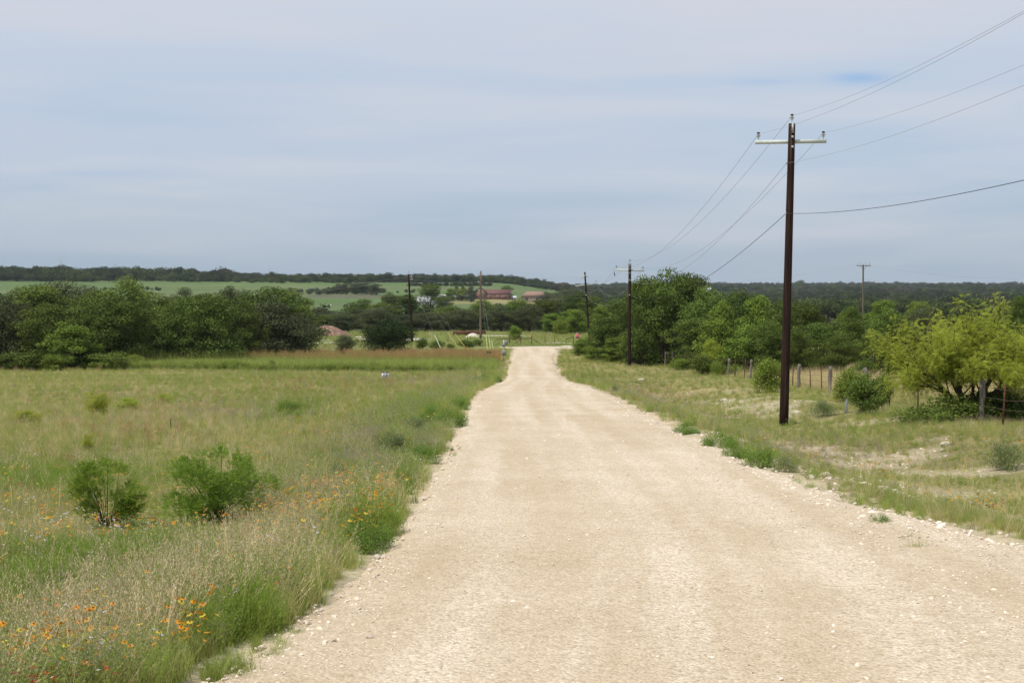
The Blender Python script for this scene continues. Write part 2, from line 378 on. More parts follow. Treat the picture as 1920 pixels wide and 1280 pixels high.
def build_ground():
    a = 20.0
    tx = np.arange(-math.asinh(9000 / a), math.asinh(9000 / a), .0215)
    X = a * np.sinh(tx)
    ay = 26.0
    ty = np.arange(-math.asinh(110 / ay), math.asinh(9500 / ay), .0145)
    Y = 34 + ay * np.sinh(ty)
    gx, gy = np.meshgrid(X, Y); nx, ny = len(X), len(Y)
    z = ground(gx, gy)
    V = np.stack([gx, gy, z], -1).reshape(-1, 3)
    i = np.arange(ny - 1)[:, None] * nx + np.arange(nx - 1)[None]
    Fq = np.stack([i, i + 1, i + nx + 1, i + nx], -1).reshape(-1, 4)
    me = mesh_np('ground', V, Fq, [ground_mat()], smooth_shade=True)
    x, y, z = V.T
    px, py, el, er, left, right, green, red, grey = zone_masks(x, y, z)
    C = np.empty((len(V), 3)); C[:] = (.27, .245, .105)
    def blend(m, c):
        m = np.clip(m, 0, 1)[:, None]; C[:] = C * (1 - m) + np.array(c) * m
    blend(green * .7, (.090, .125, .035)); blend(red * .35, (.22, .15, .08)); blend(grey * .5, (.16, .135, .095))
    nz = fbm(x, y, 9, 1)
    blend(smooth(.52, .68, nz) * .6 * (y < 120), (.20, .165, .085))
    bare = smooth(.50, .62, fbm(x, y, 2.6, 4)) * right * smooth(.4, 1.5, er) * (1 - smooth(6.5, 10, er)) * (1 - smooth(66, 80, y))
    blend(bare * .7, (.43, .365, .265))
    bl = patchsum(px, py, [(840, 730, 60, 8, .9), (760, 748, 60, 6, .8), (800, 723, 50, 5, .7), (1470, 775, 40, 10, .9), (1385, 760, 40, 10, .7), (430, 1225, 60, 18, 1)])
    blend(bl, (.52, .45, .34))
    edge = np.maximum(np.maximum(el, er), 0)
    blend((1 - smooth(0, .7, edge)) * (y < 158) * .9, (.50, .42, .30))
    blend(smooth(114, 120, y) * (1 - smooth(128, 136, y)) * (x < l_at(y)) * smooth(-.21, -.18, x / y) * .45, (.25, .19, .09))
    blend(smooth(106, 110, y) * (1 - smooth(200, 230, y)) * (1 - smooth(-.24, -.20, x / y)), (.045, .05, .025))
    junction = smooth(158, 166, y) * (1 - smooth(215, 235, y)) * (x / y > -.22) * (x / y < .08)
    blend(junction, (.135, .185, .052))
    blend(smooth(.5, .62, fbm(x, y * .4, 7, 3)) * junction * .5, (.20, .18, .08))
    blend(smooth(140, 160, y) * (1 - smooth(215, 235, y)) * (x / y < -.09) * .8, (.14, .15, .05))
    dry = smooth(15.5, 18, x - .02 * y) * smooth(60, 72, y) * (1 - smooth(105, 120, y))
    blend(dry, (.34, .26, .12))
    blend(smooth(225, 250, y), (.060, .072, .030))
    past = smooth(470, 520, y) * (1 - smooth(1150, 1190, y)) * (1 - smooth(.035, .06, x / y))
    blend(past, (.100, .155, .052))
    blend(past * smooth(.45, .65, fbm(x, y * 3, 160, 2)) * .6, (.145, .165, .075)); blend(past * smooth(.5, .6, fbm(x * .4, y * 2.2, 60, 6)) * .35, (.075, .115, .045))
    strip = past * smooth(735, 750, y) * (1 - smooth(790, 800, y)) * smooth(-.165, -.14, x / y) * (1 - smooth(-.10, -.08, x / y))
    blend(strip, (.115, .115, .075))
    crop = smooth(190, 200, y) * (1 - smooth(330, 360, y)) * smooth(.215, .225, x / y) * (1 - smooth(.29, .32, x / y))
    blend(crop, (.075, .19, .05))
    yard = smooth(650, 670, y) * (1 - smooth(760, 780, y)) * smooth(-.06, -.045, x / y) * (1 - smooth(.03, .05, x / y))
    blend(yard * .8, (.27, .24, .11))
    at = me.color_attributes.new('gcol', 'FLOAT_COLOR', 'POINT')
    at.data.foreach_set('color', np.concatenate([C, np.ones((len(C), 1))], 1).astype(np.float32).ravel())
    o = link('ground', me); tag(o, 'rolling grass and soil ground running out to the horizon', 'ground', kind='structure')

def l_at(y): return np.interp(y, WL[:, 1], WL[:, 0])
build_ground()

def build_road():
    ys = np.concatenate([np.arange(-60, 5, 1.0), np.arange(5, 40, .16), np.arange(40, YEND, .4), [YEND]])
    n = 56
    t = np.linspace(0, 1, n)
    A, B = xl(ys), xr(ys)
    X = A[:, None] + (B - A)[:, None] * t[None]; Yg = np.repeat(ys[:, None], n, 1)
    d = np.minimum(X - A[:, None], B[:, None] - X)
    Z = base(X, Yg) + .028 * smooth(0, .25, d) - .03 * (1 - smooth(0, .12, d)) + (fbm(X, Yg, .8, 3) - .5) * .03 * smooth(.1, .5, d)
    far = smooth(45, 95, Yg)
    Z = Z + far * .07 * smooth(0, .3, d)
    i = np.arange(len(ys) - 1)[:, None] * n + np.arange(n - 1)[None]
    Fq = np.stack([i, i + 1, i + n + 1, i + n], -1).reshape(-1, 4)
    me = mesh_np('gravel_road', np.stack([X, Yg, Z], -1), Fq, [gravel_mat()], smooth_shade=True)
    uvl = me.uv_layers.new(name='across')
    W = np.maximum(5.2, 0) 
    uvv = np.stack([(X - A[:, None]) / W, Yg], -1).reshape(-1, 2)
    li = np.empty(len(me.loops), np.int32); me.loops.foreach_get('vertex_index', li)
    uvl.data.foreach_set('uv', uvv[li].astype(np.float32).ravel())
    tag(link('gravel_road', me), 'pale tan gravel road running straight downhill to the junction', 'road', kind='structure')
    # cross road at the foot
    xs = np.arange(-1.5, 60, .5); w = np.linspace(0, 5.2, 7)
    Xc, Wc = np.meshgrid(xs, w)
    Yc = YEND + .2 + Wc + .012 * Xc + (vnoise(Xc, Wc, 3) - .5) * .3
    Zc = ground(Xc, Yc) + .035
    nx = len(xs); i = np.arange(6)[:, None] * nx + np.arange(nx - 1)[None]
    Fq = np.stack([i, i + 1, i + nx + 1, i + nx], -1).reshape(-1, 4)
    me = mesh_np('cross_road', np.stack([Xc, Yc, Zc], -1), Fq, [bpy.data.materials['gravel']], smooth_shade=True)
    uvl = me.uv_layers.new(name='across'); li = np.empty(len(me.loops), np.int32); me.loops.foreach_get('vertex_index', li)
    uvl.data.foreach_set('uv', np.stack([Wc / 5.2, Xc], -1).reshape(-1, 2)[li].astype(np.float32).ravel())
    tag(link('cross_road', me), 'pale crossing road at the foot of the gravel road', 'road', kind='structure')
build_road()

def sheet(name, cx, cy, rx, ry, mat, label, seed=0, h=.05, dome=0.0, cat='path'):
    """irregular ground patch laid on the terrain"""
    n, k = 48, 8
    th = np.linspace(0, 2 * PI, n, endpoint=False)
    q = 1 + .35 * (vnoise(np.cos(th) * 3 + seed * 7, np.sin(th) * 3, .8) - .5) + .25 * (vnoise(np.cos(th) * 9, np.sin(th) * 9 + seed, .7) - .5)
    rr = np.linspace(0, 1, k + 1)[1:]
    V = [[cx, cy, 0]] + [[cx + rx * r * qq * math.cos(t), cy + ry * r * qq * math.sin(t), 0] for r in rr for t, qq in zip(th, q)]
    V = np.array(V, float)
    rn = np.concatenate([[0], np.repeat(rr, n)])
    V[:, 2] = ground(V[:, 0], V[:, 1]) + h * (1 - rn ** 3) - .02 * rn ** 3 + dome * (1 - rn ** 2) ** 1.1 * (1 + .35 * (fbm(V[:, 0], V[:, 1], 1.2) - .5)) + dome * .12 * (fbm(V[:, 0], V[:, 1], .5, 2) - .5) * (rn < 1)
    Fs = [[0, 1 + j, 1 + (j + 1) % n] for j in range(n)]
    for a in range(k - 1):
        for j in range(n):
            p = 1 + a * n; Fs.append([p + j, p + n + j, p + n + (j + 1) % n, p + (j + 1) % n])
    o = link(name, mesh_np(name, V, Fs, [mat], smooth_shade=True))
    return tag(o, label, cat, kind='structure' if dome == 0 else None)

def at(px, D): return ((px - 960) * D / F, D)
for k, (px, D, rx, ry, lab) in enumerate([(742, 192, 5.2, 6, 'white caliche pad behind the leaning dark pole'), (612, 188, 3.4, .9, 'thin pale caliche streak below the dirt mound'),
                                   (606, 178, 4.2, .8, 'longer pale caliche streak nearest the reddish grass'), (690, 201, 3.5, 3, 'pale caliche edge beside the small dark shrub'),
                                   (935, 205, 5.5, 2.5, 'pale caliche track behind the grey pole'), (1010, 164.5, 3.2, .6, 'pale worn streak in the junction verge'), (1066, 165, 1.6, 1.0, 'pale bare spot in the verge by the stop sign'), (1046, 176, 2.0, .9, 'pale bare spot inside the pipe gateway')]):
    x, y = at(px, D)
    sheet('caliche_path', x, y, rx, ry, M['caliche'], lab, k)
x, y = at(612, 206); sheet('dirt_mound', x, y, 3.6, 2.6, M['dirt'], 'low reddish brown mound of dumped earth behind the small shrub', 3, 0, 1.45, 'mound')
x, y = at(886, 196); sheet('caliche_heap', x, y, .9, .8, M['caliche'], 'small pale heap of caliche in front of the rusty pipes', 5, 0, .62, 'heap')

# ------------------------------------------------------------------ scattering (geometry nodes, for uncountable growth only)
def scatter(name, P, rot, scl, idx, protos, label, cat):
    n = len(P)
    me = bpy.data.meshes.new(name)
    me.vertices.add(n); me.vertices.foreach_set('co', np.asarray(P, np.float32).ravel())
    a = me.attributes.new('rot', 'FLOAT_VECTOR', 'POINT'); a.data.foreach_set('vector', np.asarray(rot, np.float32).ravel())
    a = me.attributes.new('scl', 'FLOAT', 'POINT'); a.data.foreach_set('value', np.asarray(scl, np.float32))
    a = me.attributes.new('idx', 'INT', 'POINT'); a.data.foreach_set('value', np.asarray(idx, np.int32))
    col = bpy.data.collections.new(name + '_kinds')
    for k, m in enumerate(protos):
        col.objects.link(bpy.data.objects.new(f'{name}_kind_{k:02d}', m))
    o = link(name, me)
    ng = bpy.data.node_groups.new(name + '_scatter', 'GeometryNodeTree')
    ng.interface.new_socket('Geometry', in_out='INPUT', socket_type='NodeSocketGeometry')
    ng.interface.new_socket('Geometry', in_out='OUTPUT', socket_type='NodeSocketGeometry')
    gi, go = ng.nodes.new('NodeGroupInput'), ng.nodes.new('NodeGroupOutput')
    iop = ng.nodes.new('GeometryNodeInstanceOnPoints')
    ci = ng.nodes.new('GeometryNodeCollectionInfo'); ci.inputs['Collection'].default_value = col
    ci.inputs['Separate Children'].default_value = True; ci.inputs['Reset Children'].default_value = True
    def attr(nm, t):
        q = ng.nodes.new('GeometryNodeInputNamedAttribute'); q.data_type = t; q.inputs['Name'].default_value = nm; return q.outputs['Attribute']
    e2r = ng.nodes.new('FunctionNodeEulerToRotation')
    L = ng.links.new
    L(gi.outputs[0], iop.inputs['Points']); L(ci.outputs[0], iop.inputs['Instance']); iop.inputs['Pick Instance'].default_value = True
    L(attr('idx', 'INT'), iop.inputs['Instance Index']); L(attr('rot', 'FLOAT_VECTOR'), e2r.inputs[0]); L(e2r.outputs[0], iop.inputs['Rotation'])
    L(attr('scl', 'FLOAT'), iop.inputs['Scale']); L(iop.outputs[0], go.inputs[0])
    md = o.modifiers.new('scatter', 'NODES'); md.node_group = ng
    return tag(o, label, cat, kind='stuff')

WEEDS = [
    (690, 1030, 130, 78, 0, 'round fresh green weed bush bulging onto the near left road edge'), (752, 925, 70, 60, 1, 'dark green weed bush on the left road edge above the orange flowers'), (795, 868, 80, 50, 2, 'green weed bush on the left road edge beside a small loose tuft'),
    (735, 852, 90, 56, 3, 'grey green weed bush set back from the left road edge'), (845, 800, 70, 46, 0, 'green weed bush on the left road edge halfway down the slope'), (812, 790, 70, 40, 1, 'green weed bush just left of the halfway road edge bush'),
    (780, 810, 70, 40, 3, 'sage coloured weed bush behind the halfway road edge bushes'), (860, 768, 50, 34, 2, 'green weed bush where the left road edge starts to narrow'), (640, 905, 70, 50, 3, 'dark sage weed bush left of the orange flower patch'),
    (934, 717, 18, 18, 0, 'compact round green weed bush at the corner where the road narrows'), (905, 712, 44, 16, 1, 'low wide green weed beside the compact round bush'), (1425, 876, 84, 56, 2, 'feathery green weed bush on the right road edge'),
    (1350, 838, 70, 40, 0, 'green weed clump on the right road edge farther up from the feathery bush'), (1475, 884, 60, 40, 3, 'pale sage weed on the right road edge just below the feathery bush'), (1290, 812, 60, 30, 1, 'low green weed on the right road edge level with the foot of the nearest pole'),
    (1380, 858, 60, 46, 1, 'green weed clump up the road from the right edge bush'), (1650, 992, 56, 40, 0, 'small upright green weed on the right bank by the turnoff'), (1155, 734, 24, 14, 3, 'small sage weed at the right road edge'), (1545, 780, 60, 40, 3, 'pale green weed on the bank below the fence'),
    (1895, 880, 110, 66, 3, 'large pale grass clump at the right edge of the photo'), (848, 848, 12, 13, 3, 'tiny lone tuft standing in the gravel by the left edge'), (545, 772, 70, 30, 2, 'bright clump of green weeds standing alone in the field')]
# ---- growth prototypes
def ribbons(rng, n, h, spread, width, lean, segs=3, hvar=.35, tipw=.12, curl=0.0):
    """n bent blades -> verts, quads"""
    az = rng.uniform(0, 2 * PI, n); r = spread * np.sqrt(rng.random(n)); b = rng.uniform(0, 2 * PI, n)
    H = h * (1 - hvar + 2 * hvar * rng.random(n)); ln = lean * rng.uniform(.25, 1.3, n)
    t = np.linspace(0, 1, segs + 1)
    base_ = np.stack([r * np.cos(b), r * np.sin(b), np.zeros(n)], -1)
    d = np.stack([np.cos(az), np.sin(az), np.zeros(n)], -1); s = np.stack([-np.sin(az + 1.0 * rng.standard_normal(n)), np.cos(az), np.zeros(n)], -1)
    s /= np.linalg.norm(s, axis=1)[:, None]
    V = np.empty((n, segs + 1, 2, 3))
    for k, tt in enumerate(t):
        p = base_ + d * (ln * H * (tt ** 1.8))[:, None] + np.array([0, 0, 1.0]) * (H * (tt - curl * tt ** 3) )[:, None]
        p[:, 2] -= .02 * (1 - tt)
        w = width * ((1 - tt) * (1 - tipw) + tipw)
        V[:, k, 0] = p - s * w / 2; V[:, k, 1] = p + s * w / 2
    i = np.arange(n)[:, None] * (2 * (segs + 1)) + 2 * np.arange(segs)[None]
    Fq = np.stack([i, i + 1, i + 3, i + 2], -1).reshape(-1, 4)
    tips = V[:, -1].mean(1)
    return V.reshape(-1, 3), Fq, tips, d

def leaves(C, Nrm, T, L, W):
    """rhombic leaves: centre, normal-ish, tangent, length, width"""
    T = T - (T * Nrm).sum(1)[:, None] * Nrm * .6
    T /= np.linalg.norm(T, axis=1)[:, None] + 1e-9
    S = np.cross(Nrm, T); S /= np.linalg.norm(S, axis=1)[:, None] + 1e-9
    L = np.broadcast_to(np.asarray(L, float), (len(C),))[:, None]; W = np.broadcast_to(np.asarray(W, float), (len(C),))[:, None]
    V = np.stack([C - T * L / 2, C + S * W / 2 - T * L * .08, C + T * L / 2, C - S * W / 2 - T * L * .08], 1)
    return V.reshape(-1, 3), np.arange(len(C) * 4).reshape(-1, 4)

def rdir(rng, n):
    v = rng.standard_normal((n, 3)); return v / np.linalg.norm(v, axis=1)[:, None]

def join(parts):
    V, Fs, mi, n = [], [], [], 0
    for v, f, m in parts:
        V.append(v); Fs.append(f + n); mi.append(np.full(len(f), m)); n += len(v)
    return np.concatenate(V), np.concatenate(Fs), np.concatenate(mi)

G = {}
G['dry'] = leaf_mat('dry_grass', (.58, .47, .225), (.80, .68, .39), .4, .6, .16)
G['olive'] = leaf_mat('olive_grass', (.285, .315, .075), (.46, .475, .145), .42, .6, .16)
G['green'] = leaf_mat('green_grass', (.19, .28, .05), (.345, .42, .11), .44, .55, .18)
G['bright'] = leaf_mat('bright_weed', (.19, .30, .035), (.33, .44, .085), .44, .55, .14)
G['greyweed'] = leaf_mat('grey_weed', (.30, .25, .18), (.48, .41, .30), .35, .8, .15)
G['sage'] = leaf_mat('sage_weed', (.18, .235, .09), (.30, .35, .155), .38, .7, .15)
G['redgrass'] = leaf_mat('red_seed_grass', (.36, .215, .09), (.54, .37, .18), .38, .7, .15)
G['seed'] = leaf_mat('straw_seed', (.52, .42, .22), (.72, .62, .38), .3, .7, .12)
G['petal_o'] = leaf_mat('orange_petal', (.62, .24, .015), (.78, .40, .03), .25, .5, .1)
G['petal_r'] = leaf_mat('red_petal', (.36, .025, .02), (.52, .06, .04), .25, .5, .1)
G['petal_w'] = leaf_mat('pale_petal', (.55, .50, .58), (.74, .71, .74), .25, .5, .1)
G['petal_y'] = leaf_mat('yellow_petal', (.60, .45, .03), (.72, .60, .08), .25, .5, .1)
G['eye'] = leaf_mat('flower_eye', (.07, .025, .012), (.13, .05, .02), 0, .8, .1)

def proto_dry(s):
    rng = np.random.default_rng(100 + s)
    a = ribbons(rng, 17, .34, .11, .0042, .5, 3)
    b = ribbons(rng, 12, .2, .11, .005, .8, 3)
    c = ribbons(rng, 14, .16, .10, .006, .6, 2)
    n = 3; tp = np.repeat(a[2], n, 0) + rng.normal(0, 1, (len(a[2]) * n, 3)) * np.array([.007, .007, .022]); tp[:, 2] -= .02
    sv = leaves(tp, rdir(rng, len(tp)), rdir(rng, len(tp)) + np.array([0, 0, 1.6]), .017, .0042)
    return mesh_np('dry_tuft', *join([(a[0], a[1], 0), (b[0], b[1], 0), (c[0], c[1], 1), (sv[0], sv[1], 2)])[:2], [G['dry'], G['olive'], G['seed']], join([(a[0], a[1], 0), (b[0], b[1], 0), (c[0], c[1], 1), (sv[0], sv[1], 2)])[2])
def simple(name, parts, mats):
    V, Fq, mi = join(parts); return mesh_np(name, V, Fq, mats, mi)
def proto_green(s, mat='green', h=.26, w=.007, n=34, lean=.6):
    rng = np.random.default_rng(200 + s)
    a = ribbons(rng, n, h, .12, w, lean, 3); b = ribbons(rng, n // 2, h * .6, .13, w, .9, 2)
    return simple('green_tuft', [(a[0], a[1], 0), (b[0], b[1], 1)], [G[mat], G['olive']])
def proto_feather(s, mat='bright', W=.34, H=.32, n=900, leaf=.035):
    rng = np.random.default_rng(300 + s)
    d = rdir(rng, n); d[:, 2] = np.abs(d[:, 2])
    rr = rng.uniform(.35, 1, n) ** .6
    C = d * rr[:, None] * np.array([W / 2, W / 2, H * .95]) * (1 + .25 * np.sin(d[:, :1] * 5 + d[:, 1:2] * 7 + s)); C[:, 2] += .02
    T = d + np.array([0, 0, .9]) + rng.normal(0, .35, (n, 3))
    lv = leaves(C, rdir(rng, n), T, leaf * rng.uniform(.6, 1.4, n), leaf * .13)
    st = ribbons(rng, 26, H * .8, W * .2, .004, .5, 2)
    return simple('feathery_weed', [(lv[0], lv[1], 0), (st[0], st[1], 1)], [G[mat], G['green']])
def proto_bushy(s, mat='sage', seedm='greyweed', h=.42):
    rng = np.random.default_rng(400 + s)
    st = ribbons(rng, 26, h, .10, .004, .5, 3)
    n = 300; k = rng.integers(0, len(st[2]), n); t = rng.random(n) ** .7
    C = st[2][k] * t[:, None] + rng.normal(0, .022, (n, 3))
    lv = leaves(C, rdir(rng, n), rdir(rng, n) + np.array([0, 0, .5]), .03 * rng.uniform(.6, 1.3, n), .009)
    return simple('bushy_weed', [(st[0], st[1], 1), (lv[0], lv[1], 0)], [G[mat], G[seedm]])
def proto_tall(s):                                         # broad arching leaves
    rng = np.random.default_rng(500 + s)
    a = ribbons(rng, 30, 1.0, .28, .036, .55, 5, curl=.35); b = ribbons(rng, 5, 1.25, .2, .012, .15, 3)
    return simple('tall_grass', [(a[0], a[1], 0), (b[0], b[1], 1)], [G['green'], G['olive']])
def proto_red(s):
    rng = np.random.default_rng(600 + s)
    a = ribbons(rng, 22, .78, .22, .010, .2, 3); b = ribbons(rng, 24, .4, .22, .012, .5, 3)
    n = 8; tp = np.repeat(a[2], n, 0) + rng.normal(0, 1, (len(a[2]) * n, 3)) * np.array([.03, .03, .10]); tp[:, 2] -= .08
    sv = leaves(tp, rdir(rng, len(tp)), rdir(rng, len(tp)) + np.array([0, 0, 1.2]), .06, .022)
    return simple('red_grass', [(a[0], a[1], 1), (b[0], b[1], 1), (sv[0], sv[1], 0)], [G['redgrass'], G['olive']])
def proto_flower(s, mat, h=.30, r=.021, m=4):
    rng = np.random.default_rng(700 + s)
    st = ribbons(rng, m, h, .12, .004, .22, 3, hvar=.25)
    P = []
    for tip in st[2]:
        tilt = rng.normal(0, .3, 2); nrm = np.array([tilt[0], tilt[1], 1.0]); nrm /= np.linalg.norm(nrm)
        a = np.cross(nrm, [1, .2, 0]); a /= np.linalg.norm(a); b = np.cross(nrm, a)
        th = np.arange(8) * PI / 4 + rng.random()
        d = np.cos(th)[:, None] * a + np.sin(th)[:, None] * b
        v, f = leaves(tip + d * r * .62 - nrm * r * .12, np.repeat(nrm[None], 8, 0) + d * .35, d, r * 1.1, r * .62)
        P.append((v, f, 0))
        th = np.arange(4) * PI / 2
        q = tip + nrm * r * .16 + (np.cos(th)[:, None] * a + np.sin(th)[:, None] * b) * r * .36
        P.append((q, np.array([[0, 1, 2, 3]]), 1))
    return simple('wildflower', [(st[0], st[1], 2)] + P, [G[mat], G['eye'], G['olive']])

def straw(s):
    rng = np.random.default_rng(1500 + s); a = ribbons(rng, 7, .42, .10, .0048, .45, 4)
    n = 9; k = np.repeat(np.arange(7), n); t = np.tile(np.linspace(0, .11, n), 7)
    tp = a[2][k] - np.array([0, 0, 1.0]) * t[:, None] * .8 - a[3][k] * (t * .55)[:, None] + rng.normal(0, .005, (len(k), 3))
    return a, leaves(tp, rdir(rng, len(tp)), rdir(rng, len(tp)) * .5 + a[3][k] * .4 + np.array([0, 0, 1.0]), .022, .0055)
STRAW = [straw(s) for s in range(5)]
PR_dry = [proto_dry(s) for s in range(5)]
PR_ol = [proto_green(s, 'olive', .22, .006, 30) for s in range(4)]
PR_gr = [proto_green(10 + s, 'green', .24) for s in range(4)]
PR_ft = [proto_feather(s) for s in range(3)]
PR_gy = [proto_bushy(s, 'greyweed', 'greyweed') for s in range(3)]
PR_sg = [proto_bushy(10 + s, 'sage', 'olive', .38) for s in range(2)] + [proto_bushy(20 + s, 'bright', 'green', .40) for s in range(2)]
PR_tl = [proto_tall(s) for s in range(4)]
PR_rd = [proto_red(s) for s in range(4)]
PR_fo = [proto_flower(s, 'petal_o') for s in range(3)] + [proto_flower(3 + s, 'petal_y') for s in range(1)]
PR_fr = [proto_flower(10 + s, 'petal_r', .26) for s in range(2)]
PR_fw = [proto_flower(20 + s, 'petal_w', .36, .015) for s in range(2)]

def candidates(n, d0, d1, u0=-.46, u1=.46):
    D = d0 * (d1 / d0) ** R.random(n); u = R.uniform(u0, u1, n)
    return u * D, D

def place(name, sel, x, y, z, protos, smin, smax, label, cat, tilt=.12, grow=0.0, hmul=None):
    xs, ys, zs = x[sel], y[sel], z[sel]; n = len(xs)
    rot = np.stack([R.normal(0, tilt, n), R.normal(0, tilt, n), R.uniform(0, 2 * PI, n)], -1)
    s = R.uniform(smin, smax, n) * (1 + grow * smooth(20, 110, ys))
    if hmul is not None: s = s * hmul[sel]
    return scatter(name, np.stack([xs, ys, zs], -1), rot, s, R.integers(0, len(protos), n), protos, label, cat)

def grow_fields():
    x, y = candidates(190000, 5.5, 126)
    z = ground(x, y) - .01
    px, py, el, er, left, right, green, red, grey = zone_masks(x, y, z)
    jit = (vnoise(x, y, .5, 3) - .5) * .35
    on = np.where(left, el + jit, er + jit) > .06
    n = len(x); q = R.random(n)
    f1 = fbm(x, y, 4.5, 11); f2 = fbm(x, y, 1.6, 13); f3 = fbm(x, y, 11, 17)
    stony = right & (er < 9.5) & (y < 78) & (fbm(x, y, 2.6, 4) > .50)
    thin = np.where(right, np.where(stony, .20, .82), 1.0)
    edge_thin = np.where(left, smooth(.0, .5, el + jit), smooth(0, .6, er + jit)) * .7 + .3
    ok = on & (y < 124) & (R.random(n) < thin * edge_thin)
    for (bx, by, bw, bh, bq, bl) in WEEDS: ok &= ((px - bx) / (.46 * bw)) ** 2 + ((py - by) / (.17 * bw + 3)) ** 2 > 1
    low = 1 - .62 * np.clip(patchsum(px, py, [(395, 990, 130, 50, 1), (212, 1000, 100, 45, 1), (690, 1060, 80, 35, .8)]), 0, 1)
    field = np.where(left, smooth(2.0, 4.5, el), smooth(2, 5, er) * .4)
    wg = .34 + .55 * np.clip(green, 0, 1.1) + .4 * smooth(.48, .62, f1)
    wd = .24 + .3 * smooth(.45, .62, f3) + .4 * smooth(.5, .62, f2) + .16 * patchsum(px, py, [(420, 1100, 260, 110, 1)])
    wd = wd * (1 - .55 * np.clip(green, 0, 1))
    wo = .60 + 0 * x
    wr = .11 * np.clip(red, 0, 1)
    wy = .025 + .42 * np.clip(grey, 0, 1)
    ws = np.where(left, .30 * (1 - field) + .02, .16) * (y < 90) + .3 * np.clip(green, 0, 1) * (el < 3) * left
    wf = np.clip(patchsum(px, py, [(100, 1085, 130, 46, 1.6), (270, 1030, 80, 32, 1.6), (40, 1130, 80, 36, .8), (430, 1200, 60, 24, .8), (80, 900, 150, 24, .3), (690, 1010, 60, 30, .6)]), 0, 1.5)
    W = np.stack([wg, wd, wo, wr, wy, ws, wf], 0); W = W / W.sum(0)
    cum = np.cumsum(W, 0); cls = (q[None] > cum).sum(0)
    hm = np.where(left, .52 + .34 * (1 - field), .58) * (.7 + .6 * f2) * (.85 + .25 * smooth(14, 40, y))
    hm = np.where(right & (er > 3), hm * .85, hm) * low; hm = np.where(right & (y < 34), hm * .72, hm)
    place('green_grass', ok & (cls == 0), x, y, z, PR_gr, .7, 1.35, 'tufts of green grass among the dry grass of the field and verges', 'grass', .15, .5, hm)
    place('dry_grass', ok & (cls == 1), x, y, z, PR_dry, .6, 1.15, 'straw coloured dry grass with seed heads over the field and verges', 'grass', .18, .35, hm)
    place('olive_grass', ok & (cls == 2), x, y, z, PR_ol, .7, 1.3, 'short olive grass covering the field and both road verges', 'grass', .15, .5, hm)
    stp = [simple('straw_stems', [(a_[0], a_[1], 0), (b_[0], b_[1], 1)], [G['dry'], G['seed']]) for a_, b_ in STRAW]
    prob = .03 * np.where(left, 1, .5) + .075 * np.clip(patchsum(px, py, [(420, 1080, 260, 110, 1), (560, 1000, 160, 60, .8), (250, 1230, 200, 60, .8)]), 0, 1)
    place('straw_stems', ok & (R.random(n) < prob) & (y < 60), x, y, z, stp, .7, 1.15, 'taller pale straw stems standing above the near verge grass', 'grass', .22, .2, low)
    place('red_seed_grass', (ok & (cls == 3)), x, y, z, PR_rd, .25, .42, 'low grass with reddish seed heads in patches of the field', 'grass', .1, .4)
    place('grey_weeds', ok & (cls == 4), x, y, z, PR_gy, .6, 1.1, 'greyish lavender dead weed stems beside the road', 'weeds', .15, .3, hm)
    place('leafy_weeds', ok & (cls == 5), x, y, z, PR_sg, .55, 1.15, 'leafy green and sage coloured weeds along the road edges', 'weeds', .12, .3, hm)
    place('feathery_weeds', ok & (cls == 6), x, y, z, PR_ft, .8, 1.35, 'soft bright green feathery weeds low in the near field', 'weeds', .1, .2, hm * 1.25)
    # wildflowers (patches given where their heads stand)
    x, y = candidates(40000, 5.5, 75); z = ground(x, y) - .01
    _, _, el, er, left, right, _, _, _ = zone_masks(x, y, z); px, py = project(x, y, z + .24)
    q = R.random(len(x))
    po = patchsum(px, py, [(655, 925, 105, 24, .9), (600, 960, 90, 20, .25), (220, 1150, 220, 70, .045), (360, 1180, 80, 40, .12), (100, 950, 140, 50, .08), (60, 1230, 120, 40, .10), (500, 850, 160, 40, .06), (620, 800, 120, 25, .10), (735, 985, 22, 20, .35), (700, 770, 90, 20, .09), (300, 980, 140, 40, .05), (1800, 830, 90, 25, .03), (910, 716, 20, 5, .4), (460, 1060, 150, 60, .04), (110, 1205, 60, 20, .2)]) + .008
    pr = patchsum(px, py, [(130, 1262, 110, 16, .20), (60, 1272, 70, 16, .2), (430, 1150, 60, 40, .07), (160, 850, 60, 16, .10), (480, 1110, 50, 20, .05)]) + .001
    pw = patchsum(px, py, [(80, 960, 110, 40, .07), (190, 990, 100, 40, .05), (300, 1170, 150, 60, .02), (1550, 810, 100, 30, .03), (700, 890, 50, 20, .05)]) + .005
    po = po * 2.0; pr = pr * 1.6; okl = np.where(left, el, er) > .15
    place('orange_wildflowers', okl & (q < po), x, y, z, PR_fo, .65, 1.1, 'small orange and yellow wildflowers scattered through the left verge', 'flowers', .1)
    place('red_wildflowers', okl & (q > .4) & (q < .4 + pr), x, y, z, PR_fr, .65, 1.0, 'red wildflowers in the bottom left corner of the verge', 'flowers', .1)
    place('pale_wildflowers', okl & (q > .82) & (q < .82 + pw), x, y, z, PR_fw, .6, 1.0, 'pale lilac and white wildflowers dotted in the near field', 'flowers', .1)
    # tall band at the far end of the field, and the reddish grass behind it
    n = 6500; y = R.uniform(102, 118, n); x = (R.uniform(-.30, -.012, n)) * y; z = ground(x, y) - .02
    front = 102.5 + 3 * (fbm(x, x * 0, 6) - .3) + 4 * smooth(-.15, -.26, x / y)
    sel = (y > front) & (x < l_at(y) - .9) & (R.random(n) < .25 + 1.1 * smooth(.38, .56, fbm(x, y, 3.5, 41)))
    EX = np.array([unproject(540 + R.normal(0, 45), 772 + R.normal(0, 11), 0, ground) for _ in range(170)]); xe, ye = EX.T
